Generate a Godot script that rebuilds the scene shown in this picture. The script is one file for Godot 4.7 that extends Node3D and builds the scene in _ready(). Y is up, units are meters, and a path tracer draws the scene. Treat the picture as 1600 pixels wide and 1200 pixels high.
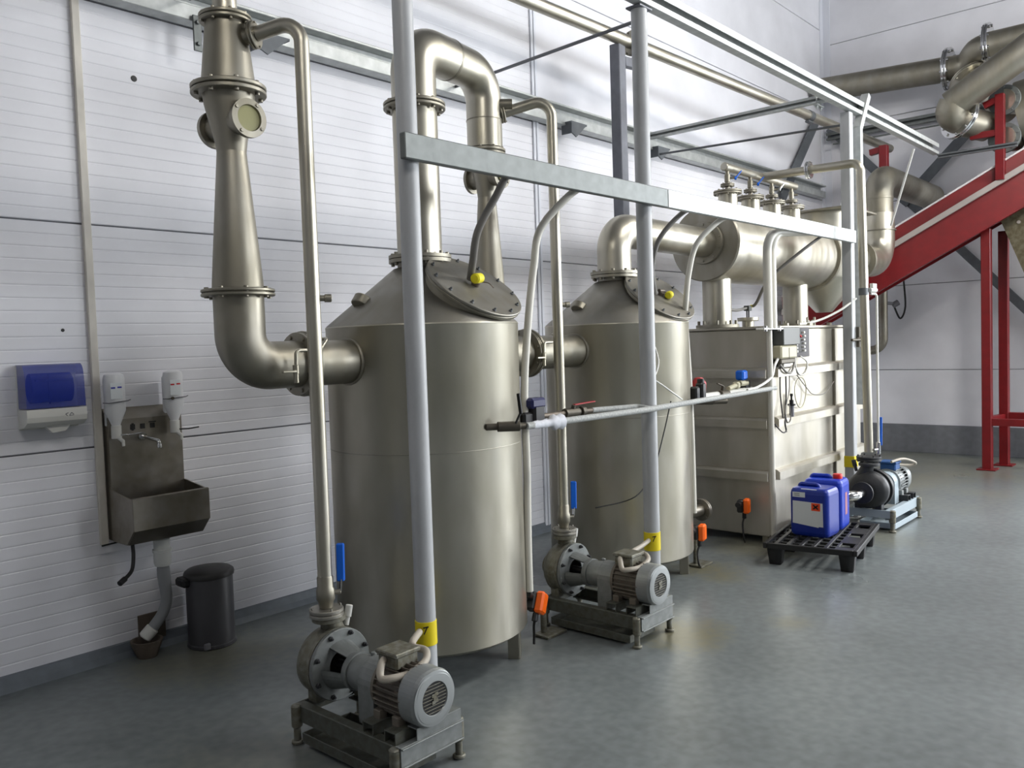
extends Node3D
# Process hall: two stainless steam vessels with ejectors, a condenser on a ribbed tank, pumps, hand basin, conveyor.

# ---------------------------------------------------------------- shape collector
class Shape:
	var v := PackedVector3Array()
	var n := PackedVector3Array()
	var uv := PackedVector2Array()
	var xf := Transform3D()

	func at(t: Transform3D) -> Shape:
		xf = t
		return self

	func _p(p: Vector3, nn: Vector3, t := Vector2.ZERO) -> void:
		v.append(xf * p)
		n.append((xf.basis * nn).normalized())
		uv.append(t)

	func quad_n(a: Vector3, b: Vector3, c: Vector3, d: Vector3, na: Vector3, nb: Vector3, nc: Vector3, nd: Vector3) -> void:
		# a b c d run counter-clockwise seen from outside; Godot wants clockwise
		_p(a, na); _p(c, nc); _p(b, nb)
		_p(a, na); _p(d, nd); _p(c, nc)

	func quad(a: Vector3, b: Vector3, c: Vector3, d: Vector3) -> void:
		var nn := (c - a).cross(d - b)
		if nn.length() < 1e-12:
			return
		nn = nn.normalized()
		quad_n(a, b, c, d, nn, nn, nn, nn)

	func tri(a: Vector3, b: Vector3, c: Vector3) -> void:
		var nn := (b - a).cross(c - a).normalized()
		_p(a, nn); _p(c, nn); _p(b, nn)

	func box(c: Vector3, s: Vector3, bev := 0.003) -> Shape:
		var h := s * 0.5
		var e: float = min(bev, 0.45 * min(h.x, min(h.y, h.z)))
		for ax in 3:
			var i := ax
			var j := (ax + 1) % 3
			var k := (ax + 2) % 3
			for sg: float in [1.0, -1.0]:
				var cs := []
				for q: Vector2 in [Vector2(-1, -1), Vector2(1, -1), Vector2(1, 1), Vector2(-1, 1)]:
					var p := Vector3.ZERO
					p[i] = sg * h[i]
					p[j] = q.x * (h[j] - e)
					p[k] = q.y * (h[k] - e)
					cs.append(c + p)
				if sg > 0:
					quad(cs[0], cs[1], cs[2], cs[3])
				else:
					quad(cs[3], cs[2], cs[1], cs[0])
			# bevel strips along axis i
			for sj: float in [1.0, -1.0]:
				for sk: float in [1.0, -1.0]:
					var p1 := Vector3.ZERO
					var p2 := Vector3.ZERO
					p1[j] = sj * h[j]; p1[k] = sk * (h[k] - e)
					p2[j] = sj * (h[j] - e); p2[k] = sk * h[k]
					var d := Vector3.ZERO
					d[i] = h[i] - e
					if sj * sk > 0:
						quad(c + p1 + d, c + p1 - d, c + p2 - d, c + p2 + d)
					else:
						quad(c + p1 - d, c + p1 + d, c + p2 + d, c + p2 - d)
		for sx: float in [1.0, -1.0]:
			for sy: float in [1.0, -1.0]:
				for sz: float in [1.0, -1.0]:
					var a := c + Vector3(sx * h.x, sy * (h.y - e), sz * (h.z - e))
					var b := c + Vector3(sx * (h.x - e), sy * h.y, sz * (h.z - e))
					var g := c + Vector3(sx * (h.x - e), sy * (h.y - e), sz * h.z)
					if sx * sy * sz > 0:
						tri(a, b, g)
					else:
						tri(a, g, b)
		return self

	func bar(a: Vector3, b: Vector3, w: float, h: float, up := Vector3.UP, bev := 0.003) -> Shape:
		# a box from a to b, w wide across, h high along up
		var x := (b - a).normalized()
		var zz := x.cross(up).normalized()
		var yy := zz.cross(x).normalized()
		var keep := xf
		xf = keep * Transform3D(Basis(x, yy, zz), (a + b) * 0.5)
		box(Vector3.ZERO, Vector3((b - a).length(), h, w), bev)
		xf = keep
		return self

	func lathe(pts: Array, seg := 32, t := Transform3D()) -> Shape:
		# profile of Vector2(radius, height), bottom to top on the outside
		var keep := xf
		xf = keep * t
		var m := pts.size()
		var sn := []
		for i in m - 1:
			var d: Vector2 = pts[i + 1] - pts[i]
			sn.append(Vector2(d.y, -d.x).normalized())
		for i in m - 1:
			var a: Vector2 = pts[i]
			var b: Vector2 = pts[i + 1]
			var n0: Vector2 = sn[i]
			var n1: Vector2 = sn[i]
			if i > 0 and sn[i].dot(sn[i - 1]) > 0.8:
				n0 = (sn[i] + sn[i - 1]).normalized()
			if i < m - 2 and sn[i].dot(sn[i + 1]) > 0.8:
				n1 = (sn[i] + sn[i + 1]).normalized()
			for s in seg:
				var c0 := Vector2.from_angle(TAU * s / seg)
				var c1 := Vector2.from_angle(TAU * (s + 1) / seg)
				quad_n(Vector3(a.x * c0.x, a.y, a.x * c0.y), Vector3(b.x * c0.x, b.y, b.x * c0.y), Vector3(b.x * c1.x, b.y, b.x * c1.y), Vector3(a.x * c1.x, a.y, a.x * c1.y),
					Vector3(n0.x * c0.x, n0.y, n0.x * c0.y), Vector3(n1.x * c0.x, n1.y, n1.x * c0.y), Vector3(n1.x * c1.x, n1.y, n1.x * c1.y), Vector3(n0.x * c1.x, n0.y, n0.x * c1.y))
		xf = keep
		return self

	func cyl(a: Vector3, b: Vector3, r: float, seg := 20, bev := 0.002) -> Shape:
		var l := (b - a).length()
		var e: float = min(bev, min(r * 0.4, l * 0.4))
		return lathe([Vector2(0, 0), Vector2(r - e, 0), Vector2(r, e), Vector2(r, l - e), Vector2(r - e, l), Vector2(0, l)], seg, axis_frame(a, b))

	static func axis_frame(a: Vector3, b: Vector3) -> Transform3D:
		var y := (b - a).normalized()
		var s := Vector3.RIGHT if absf(y.x) < 0.8 else Vector3.BACK
		var x := s.slide(y).normalized()
		return Transform3D(Basis(x, y, x.cross(y)), a)

	func tube(path: Array, r, seg := 14, caps := true) -> Shape:
		# r: one radius, or a list of one per point
		var m := path.size()
		var side := Vector3.ZERO
		var rings := []
		for i in m:
			var d: Vector3 = (path[min(i + 1, m - 1)] - path[max(i - 1, 0)]).normalized()
			if i == 0:
				side = (Vector3.UP if absf(d.y) < 0.9 else Vector3.RIGHT).slide(d).normalized()
			else:
				side = side.slide(d).normalized()
			var o := d.cross(side)
			var rr: float = r[i] if r is Array else r
			var ring := []
			for s in seg:
				var an := TAU * s / seg
				var q := side * cos(an) + o * sin(an)
				ring.append([path[i] + q * rr, q])
			rings.append(ring)
		for i in m - 1:
			for s in seg:
				var s2 := (s + 1) % seg
				var a = rings[i][s]
				var b = rings[i][s2]
				var c = rings[i + 1][s2]
				var d2 = rings[i + 1][s]
				quad_n(a[0], b[0], c[0], d2[0], a[1], b[1], c[1], d2[1])
		if caps:
			for s in seg:
				var s2 := (s + 1) % seg
				tri(path[0], rings[0][s2][0], rings[0][s][0])
				tri(path[m - 1], rings[m - 1][s][0], rings[m - 1][s2][0])
		return self

	func prism(poly: PackedVector2Array, depth: float, t := Transform3D()) -> Shape:
		# polygon in x y, from z = 0 to depth
		var keep := xf
		xf = keep * t
		var pl := poly
		if Geometry2D.is_polygon_clockwise(pl):
			pl = poly.duplicate()
			pl.reverse()
		var ix := Geometry2D.triangulate_polygon(pl)
		for i in range(0, ix.size(), 3):
			var a := pl[ix[i]]
			var b := pl[ix[i + 1]]
			var c := pl[ix[i + 2]]
			if (b - a).cross(c - a) < 0:
				var sw := b
				b = c
				c = sw
			tri(Vector3(a.x, a.y, depth), Vector3(b.x, b.y, depth), Vector3(c.x, c.y, depth))
			tri(Vector3(a.x, a.y, 0), Vector3(c.x, c.y, 0), Vector3(b.x, b.y, 0))
		for i in pl.size():
			var a := pl[i]
			var b := pl[(i + 1) % pl.size()]
			quad(Vector3(a.x, a.y, 0), Vector3(b.x, b.y, 0), Vector3(b.x, b.y, depth), Vector3(a.x, a.y, depth))
		xf = keep
		return self

	func bolts(center: Vector3, axis: Vector3, r: float, count: int, size := 0.011, half := 0.02, turn := 0.0) -> Shape:
		var f := axis_frame(center, center + axis)
		for i in count:
			var an := TAU * i / count + turn
			var q := center + f.basis.x * (r * cos(an)) + f.basis.z * (r * sin(an))
			cyl(q - axis * half, q + axis * half, size, 6, 0.001)
		return self

	func flange(center: Vector3, axis: Vector3, r: float, t: float, count := 8) -> Shape:
		# a pair of plates with a gap, bolted round
		var a := axis.normalized()
		cyl(center - a * t, center - a * t * 0.12, r, 36, 0.003)
		cyl(center - a * t * 0.2, center + a * t * 0.2, r * 0.9, 36, 0.0)
		cyl(center + a * t * 0.12, center + a * t, r, 36, 0.003)
		if count > 0:
			bolts(center, a, r * 0.86, count, r * 0.07, t * 1.55, 0.3)
		return self

	func mesh() -> ArrayMesh:
		var arr := []
		arr.resize(Mesh.ARRAY_MAX)
		arr[Mesh.ARRAY_VERTEX] = v
		arr[Mesh.ARRAY_NORMAL] = n
		arr[Mesh.ARRAY_TEX_UV] = uv
		var m := ArrayMesh.new()
		m.add_surface_from_arrays(Mesh.PRIMITIVE_TRIANGLES, arr)
		return m


# ---------------------------------------------------------------- scene helpers
var M := {}
var used := {}

func V(x: float, y: float, z: float) -> Vector3:
	return Vector3(x, y, z)

func numbered(s: String) -> String:
	if not used.has(s):
		used[s] = 0
		return s
	used[s] += 1
	return "%s_%03d" % [s, used[s]]

func tag(o: Node3D, label: String, category: String, group := "", kind := "") -> Node3D:
	if label: o.set_meta("label", label)
	if category: o.set_meta("category", category)
	if group: o.set_meta("group", group)
	if kind: o.set_meta("kind", kind)
	return o

func thing(called: String, label: String, category: String, pos := Vector3.ZERO, turn := 0.0, group := "") -> Node3D:
	var o := Node3D.new()
	o.name = numbered(called)
	add_child(o)
	o.position = pos
	o.rotation.y = turn
	tag(o, label, category, group)
	return o

func part(called: String, s: Shape, m: Material, parent: Node3D, label := "") -> MeshInstance3D:
	return piece(called, s.mesh(), m, parent, label)

func piece(called: String, mesh: Mesh, m: Material, parent: Node3D, label := "") -> MeshInstance3D:
	var o := MeshInstance3D.new()
	o.name = called
	o.mesh = mesh
	o.material_override = m
	parent.add_child(o, true)
	if label: o.set_meta("label", label)
	return o

func solo(called: String, s: Shape, m: Material, label: String, category: String, pos := Vector3.ZERO, group := "") -> MeshInstance3D:
	var o := MeshInstance3D.new()
	o.name = numbered(called)
	o.mesh = s.mesh()
	o.material_override = m
	add_child(o)
	o.position = pos
	tag(o, label, category, group)
	return o

func structure(called: String, s: Shape, m: Material, label := "") -> MeshInstance3D:
	var o := MeshInstance3D.new()
	o.name = numbered(called)
	o.mesh = s.mesh()
	o.material_override = m
	add_child(o)
	tag(o, label, "", "", "structure")
	return o

func bent(pts: Array, r: float, seg := 8) -> Array:
	# a polyline with its corners rounded to radius r
	var out := [pts[0]]
	for i in range(1, pts.size() - 1):
		var p: Vector3 = pts[i]
		var a: Vector3 = (pts[i - 1] - p).normalized()
		var b: Vector3 = (pts[i + 1] - p).normalized()
		var half := a.angle_to(b) / 2.0
		var cut: float = min(r / tan(half), 0.49 * min((pts[i - 1] - p).length(), (pts[i + 1] - p).length()))
		var rr := cut * tan(half)
		var c := p + (a + b).normalized() * (rr / sin(half))
		var u := (p + a * cut) - c
		var w := (p + b * cut) - c
		for k in seg + 1:
			out.append(c + u.slerp(w, float(k) / seg))
	out.append(pts[-1])
	return out

func smooth(pts: Array, per := 8) -> Array:
	# Catmull-Rom through the points
	var out := []
	for i in pts.size() - 1:
		var p0: Vector3 = pts[max(i - 1, 0)]
		var p1: Vector3 = pts[i]
		var p2: Vector3 = pts[i + 1]
		var p3: Vector3 = pts[min(i + 2, pts.size() - 1)]
		for k in per:
			out.append(p1.cubic_interpolate(p2, p0, p3, float(k) / per))
	out.append(pts[-1])
	return out

# ---------------------------------------------------------------- materials
func noise_tex(freq: float, seed_n: int, lo: Color, hi: Color, size := 256, octaves := 4, kind := FastNoiseLite.TYPE_SIMPLEX_SMOOTH) -> NoiseTexture2D:
	var f := FastNoiseLite.new()
	f.noise_type = kind
	f.seed = seed_n
	f.frequency = freq
	f.fractal_octaves = octaves
	var t := NoiseTexture2D.new()
	t.width = size
	t.height = size
	t.seamless = true
	t.noise = f
	var g := Gradient.new()
	g.set_color(0, lo)
	g.set_color(1, hi)
	t.color_ramp = g
	return t

func bump_tex(freq: float, seed_n: int, strength: float, octaves := 3) -> NoiseTexture2D:
	var f := FastNoiseLite.new()
	f.seed = seed_n
	f.frequency = freq
	f.fractal_octaves = octaves
	var t := NoiseTexture2D.new()
	t.width = 256
	t.height = 256
	t.seamless = true
	t.noise = f
	t.as_normal_map = true
	t.bump_strength = strength
	return t

func mat(called: String, c: Color, rough: float, metal := 0.0, tex: Texture2D = null, rtex: Texture2D = null, scale := Vector3.ONE, ntex: Texture2D = null, ns := 0.3) -> StandardMaterial3D:
	var m := StandardMaterial3D.new()
	m.resource_name = called
	m.albedo_color = c
	m.roughness = rough
	m.metallic = metal
	if tex: m.albedo_texture = tex
	if rtex:
		m.roughness_texture = rtex
		m.roughness = 1.0
	if ntex:
		m.normal_enabled = true
		m.normal_texture = ntex
		m.normal_scale = ns
	if tex or rtex or ntex:
		m.uv1_triplanar = true
		m.uv1_world_triplanar = true
		m.uv1_scale = scale
	M[called] = m
	return m

func grey(x: float) -> Color:
	return Color(x, x, x)

func make_materials() -> void:
	var cloud := noise_tex(0.012, 3, grey(0.88), grey(1.0), 256, 5)
	var tint := noise_tex(0.008, 9, Color(0.86, 0.85, 0.81), Color(1.0, 1.0, 1.0), 256, 4)
	var rough_a := noise_tex(0.02, 5, grey(0.31), grey(0.45), 256, 4)
	var rough_b := noise_tex(0.02, 6, grey(0.40), grey(0.57), 256, 4)
	var micro := bump_tex(0.12, 8, 1.2)
	mat("stainless", Color(0.77, 0.755, 0.71), 0.4, 0.92, tint, rough_a, V(1.6, 0.5, 1.6))
	mat("stainless_dull", Color(0.64, 0.625, 0.585), 0.45, 0.95, tint, rough_b, V(2.2, 0.9, 2.2))
	mat("stainless_lid", Color(0.62, 0.61, 0.585), 0.55, 0.85, tint, rough_b, V(2.0, 2.0, 2.0))
	mat("chrome", Color(0.82, 0.82, 0.82), 0.15, 1.0)
	mat("sheet", Color(0.76, 0.745, 0.71), 0.45, 0.8, tint, rough_b, V(1.1, 0.4, 1.1))
	mat("sink_steel", Color(0.62, 0.60, 0.57), 0.38, 0.9, tint, rough_a, V(2.5, 2.5, 2.5))
	mat("galvanised", Color(0.45, 0.468, 0.462), 0.5, 0.45, cloud, null, V(3, 3, 3))  # darker copy; carries the painted shade of the left beam length
	mat("galvanised_bright", Color(0.75, 0.765, 0.76), 0.45, 0.4, cloud, null, V(3, 3, 3))  # paler copy; carries the painted light of the right beam length
	mat("post_paint", Color(0.71, 0.72, 0.73), 0.42, 0.0, cloud, null, V(2, 0.7, 2))
	mat("post_dark", Color(0.46, 0.47, 0.50), 0.5, 0.3, cloud, null, V(2, 2, 2))
	mat("brace_paint", Color(0.40, 0.42, 0.44), 0.55, 0.1, cloud, null, V(2, 2, 2))
	mat("rod", Color(0.42, 0.43, 0.44), 0.5, 0.7)
	mat("wall_panel", Color(0.90, 0.902, 0.925), 0.5, 0.0, noise_tex(0.01, 21, grey(0.95), grey(1.0), 256, 4), null, V(0.6, 0.6, 0.6))
	mat("wall_core", Color(0.5, 0.5, 0.52), 0.8)
	mat("ceiling_grey", Color(0.42, 0.42, 0.43), 0.7)  # ceiling is out of view, darkened so less light bounces down
	mat("wall_grey", Color(0.50, 0.50, 0.51), 0.6)  # for walls out of view, greyed so they bounce less light
	mat("trim_beige", Color(0.86, 0.84, 0.80), 0.5, 0.0, cloud, null, V(2, 1, 2))
	mat("trim_white", Color(0.86, 0.87, 0.90), 0.45)
	mat("skirting", Color(0.47, 0.48, 0.50), 0.6, 0.0, cloud, null, V(2, 2, 2))
	mat("coving", Color(0.43, 0.46, 0.49), 0.45, 0.0, cloud, null, V(3, 3, 3))
	mat("red_paint", Color(0.45, 0.03, 0.06), 0.4, 0.0, cloud, null, V(2, 2, 2))
	mat("belt_lip", Color(0.60, 0.57, 0.55), 0.6)
	mat("lip_white", Color(0.78, 0.76, 0.76), 0.5)
	mat("pump_grey", Color(0.53, 0.545, 0.54), 0.4, 0.35, cloud, rough_b, V(5, 5, 5))
	mat("pump_dirty", Color(0.53, 0.535, 0.51), 0.5, 0.3, noise_tex(0.02, 31, Color(0.72, 0.68, 0.58), Color(1, 1, 1), 256, 4), null, V(5, 5, 5))
	mat("pump_frame", Color(0.38, 0.395, 0.385), 0.5, 0.25, noise_tex(0.02, 33, Color(0.80, 0.77, 0.68), Color(1, 1, 1), 256, 4), null, V(4, 4, 4))
	mat("motor_fins", Color(0.46, 0.43, 0.39), 0.6, 0.15, cloud, null, V(6, 6, 6))
	mat("motor_alu", Color(0.58, 0.595, 0.595), 0.42, 0.45)
	mat("grille_black", Color(0.06, 0.06, 0.055), 0.6)
	mat("charcoal", Color(0.20, 0.205, 0.215), 0.45, 0.2, cloud, null, V(5, 5, 5))
	mat("pump_blue_grey", Color(0.62, 0.67, 0.70), 0.45, 0.1)
	mat("blue_lid", Color(0.13, 0.30, 0.52), 0.45)
	mat("conduit", Color(0.66, 0.63, 0.58), 0.55)
	mat("white_plastic", Color(0.84, 0.84, 0.82), 0.4)
	mat("white_hose", Color(0.80, 0.79, 0.75), 0.45)
	mat("grey_hose", Color(0.46, 0.45, 0.43), 0.5)
	mat("bottle", Color(0.86, 0.865, 0.875), 0.35)
	mat("trap_white", Color(0.82, 0.83, 0.82), 0.4)
	mat("trap_hose", Color(0.55, 0.56, 0.57), 0.5)
	mat("black", Color(0.05, 0.05, 0.055), 0.5)
	mat("black_plastic", Color(0.085, 0.085, 0.09), 0.5)
	mat("bin_grey", Color(0.25, 0.25, 0.265), 0.45)
	mat("bin_lid", Color(0.20, 0.195, 0.195), 0.5)
	mat("yellow", Color(0.86, 0.78, 0.05), 0.5)
	mat("yellow_cap", Color(0.90, 0.85, 0.10), 0.5)
	mat("orange", Color(0.97, 0.40, 0.02), 0.45)
	mat("blue_lever", Color(0.05, 0.40, 0.85), 0.4)
	mat("red_lever", Color(0.62, 0.08, 0.10), 0.45)
	mat("blue_act", Color(0.09, 0.11, 0.30), 0.45)
	mat("jerry_blue", Color(0.03, 0.16, 0.55), 0.34)
	mat("jerry_blue_light", Color(0.06, 0.21, 0.68), 0.34)
	mat("red_cap", Color(0.80, 0.08, 0.08), 0.4)
	mat("label_white", Color(0.85, 0.87, 0.88), 0.5)
	mat("label_orange", Color(0.95, 0.28, 0.05), 0.5)
	mat("label_pink", Color(0.62, 0.40, 0.48), 0.5)
	mat("ink_blue", Color(0.12, 0.14, 0.60), 0.5)
	mat("ink_red", Color(0.75, 0.05, 0.08), 0.5)
	mat("ink_grey", Color(0.42, 0.42, 0.44), 0.5)
	mat("lime_pipe", Color(0.74, 0.75, 0.74), 0.75, 0.1, noise_tex(0.03, 41, grey(0.72), grey(1.0), 256, 4), null, V(8, 8, 8))
	mat("tape_white", Color(0.86, 0.87, 0.90), 0.7, 0.0, cloud, null, V(9, 9, 9), micro, 1.0)
	mat("brass_dirty", Color(0.36, 0.34, 0.30), 0.5, 0.6, cloud, null, V(8, 8, 8))
	mat("copper_dull", Color(0.42, 0.385, 0.345), 0.5, 0.5)
	mat("cream_box", Color(0.70, 0.68, 0.58), 0.5)
	mat("panel_grey", Color(0.34, 0.35, 0.34), 0.5)
	mat("panel_dark", Color(0.17, 0.15, 0.17), 0.5)
	mat("hopper", Color(0.45, 0.43, 0.36), 0.6, 0.3, noise_tex(0.02, 51, Color(0.68, 0.64, 0.54), Color(1, 1, 1), 256, 4), null, V(3, 3, 3))
	mat("sight_glass", Color(0.62, 0.61, 0.44), 0.15)
	mat("drain_brown", Color(0.38, 0.34, 0.30), 0.7, 0.0, cloud, null, V(6, 6, 6))
	mat("outdoor", Color(0.55, 0.55, 0.54), 0.9)
	mat("water_dark", Color(0.10, 0.09, 0.08), 0.2)
	var cover := mat("dispenser_blue", Color(0.14, 0.22, 0.62, 0.6), 0.12)
	cover.transparency = BaseMaterial3D.TRANSPARENCY_ALPHA
	mat("roll_blue", Color(0.12, 0.17, 0.52), 0.8)
	var lampm := mat("unseen_lamp_glow", Color(0.95, 0.95, 0.95), 0.5)
	lampm.emission_enabled = true
	lampm.emission = Color(1.0, 0.98, 0.95)
	lampm.emission_energy_multiplier = 2.0
	# the floor: a sheet of its own, with scuffs, rust-yellow stains and damp patches
	var f := StandardMaterial3D.new()
	f.resource_name = "floor_epoxy"
	f.albedo_texture = floor_picture()
	f.roughness_texture = noise_tex(0.02, 61, grey(0.25), grey(0.44), 256, 5)
	f.roughness = 1.0
	f.uv1_triplanar = true
	f.uv1_world_triplanar = true
	f.uv1_scale = V(1.0 / 16.0, 1.0 / 16.0, 1.0 / 16.0)
	M["floor_epoxy"] = f

func floor_picture() -> ImageTexture:
	# one texture for a 16 m square: u = x / 16, v = z / 16
	var size := 1024
	var im := Image.create(size, size, false, Image.FORMAT_RGB8)
	var n1 := FastNoiseLite.new()
	n1.seed = 71; n1.frequency = 0.9; n1.fractal_octaves = 5
	var n2 := FastNoiseLite.new()
	n2.seed = 72; n2.frequency = 14.0; n2.fractal_octaves = 3
	# x, z, radius, strength
	var rust := [[4.05, -2.42, 0.26, 0.8], [5.35, -2.98, 0.22, 0.8], [5.2, -2.75, 0.16, 0.5], [2.35, -4.25, 0.40, 0.5], [4.6, -2.0, 0.12, 0.5], [6.15, -2.95, 0.30, 0.55], [1.7, -2.9, 0.5, 0.35], [9.5, -3.2, 1.3, 0.35], [11.0, -3.0, 1.5, 0.4], [3.4, -3.0, 0.2, 0.4], [7.0, -2.3, 0.3, 0.4]]
	for py in size:
		for px in size:
			var x := 16.0 * px / size
			var z := 16.0 * py / size - 16.0
			var a := n1.get_noise_2d(x, z)
			var b := n2.get_noise_2d(x, z)
			var k := 1.0 + 0.10 * a + 0.13 * b
			var c := Color(0.432 * k, 0.455 * k, 0.458 * k)
			if z > -6.0:
				for s in rust:
					var d: float = Vector2(x - s[0], z - s[1]).length() / s[2]
					if d < 1.4:
						var w: float = clampf(1.25 - d + 0.9 * a + 0.5 * b, 0.0, 1.0) * s[3]
						c = c.lerp(Color(0.44, 0.40, 0.26), w * 0.7)
			im.set_pixel(px, py, c)
	return ImageTexture.create_from_image(im)

func _ready() -> void:
	# camera
	var cam := Camera3D.new()
	cam.name = "camera"
	add_child(cam)
	var right := V(0.66078286, -0.03291434, 0.7498551)
	var up := V(0.05732763, 0.99833296, -0.00669683)
	var fwd := V(0.74838463, -0.04741257, -0.6615682)
	cam.transform = Transform3D(Basis(right, up, -fwd), V(0, 1.65, 0))
	cam.fov = 48.843
	cam.near = 0.05
	cam.far = 80.0
	cam.current = true
	# sky, exposure
	var we := WorldEnvironment.new()
	we.name = "environment"
	var e := Environment.new()
	var sky := Sky.new()
	var sm := ProceduralSkyMaterial.new()
	sm.sky_top_color = Color(0.78, 0.82, 0.88)
	sm.sky_horizon_color = Color(0.90, 0.91, 0.93)
	sm.ground_bottom_color = Color(0.45, 0.45, 0.45)
	sm.ground_horizon_color = Color(0.75, 0.76, 0.77)
	sky.sky_material = sm
	e.background_mode = Environment.BG_SKY
	e.sky = sky
	e.background_energy_multiplier = 0.9
	e.tonemap_mode = Environment.TONE_MAPPER_LINEAR
	e.tonemap_exposure = 1.06
	e.sdfgi_enabled = true
	e.ssao_enabled = true
	e.ssil_enabled = true
	we.environment = e
	add_child(we)
	make_materials()
	# daylight: unseen tall and band windows, out of frame, placed to light vessels and wall
	daylight("unseen_tall_window_daylight", V(12.07, 2.6, 1.55), PI / 2, Vector2(4.4, 4.0), 74.0)
	daylight("unseen_window_daylight", V(8.5, 3.7, 5.87), 0.0, Vector2(5.0, 1.6), 52.0)
	# luminaires out of view; the first is added fill light
	lamp(V(0.6, 4.2, -1.2), 1.5, "added fill luminaire out of view above the viewer")
	lamp(V(5.6, 5.4, 0.0), 5.0, "unseen luminaire over the middle of the open floor, placed to light the ribbed wall")
	lamp(V(8.4, 5.6, -0.2), 4.2, "unseen luminaire above the conveyor end of the hall, placed to light the right side")
	high_bay(V(8.4, 5.5, 0.3), 11.0, "unseen wide high bay luminaire placed to light the open floor nearer the conveyor")
	build_room()
	build_box_tank()
	build_vessels()
	build_frame()
	build_far_end()
	build_pumps()
	build_lines()
	build_basin()
	build_pallet()
	build_canisters()

# ---------------------------------------------------------------- the room
func panel_mesh(x0: float, x1: float, y0: float, y1: float, ribbed: bool) -> ArrayMesh:
	# a sandwich panel lying on z = 0, face at z = 0.02, with pressed grooves
	var s := Shape.new()
	var g := 0.004
	var pts := [Vector2(y0 + g, 0.0), Vector2(y0 + g, 0.016), Vector2(y0 + g + 0.004, 0.02)]
	if ribbed:
		var k := 18
		for i in range(1, k):
			var y := y0 + (y1 - y0) * i / k
			pts.append(Vector2(y - 0.006, 0.02))
			pts.append(Vector2(y - 0.001, 0.0172))
			pts.append(Vector2(y + 0.005, 0.02))
	pts.append(Vector2(y1 - g - 0.004, 0.02))
	pts.append(Vector2(y1 - g, 0.016))
	pts.append(Vector2(y1 - g, 0.0))
	for i in pts.size() - 1:
		var a: Vector2 = pts[i]
		var b: Vector2 = pts[i + 1]
		s.quad(V(x0, a.x, a.y), V(x1, a.x, a.y), V(x1, b.x, b.y), V(x0, b.x, b.y))
	return s.mesh()

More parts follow.
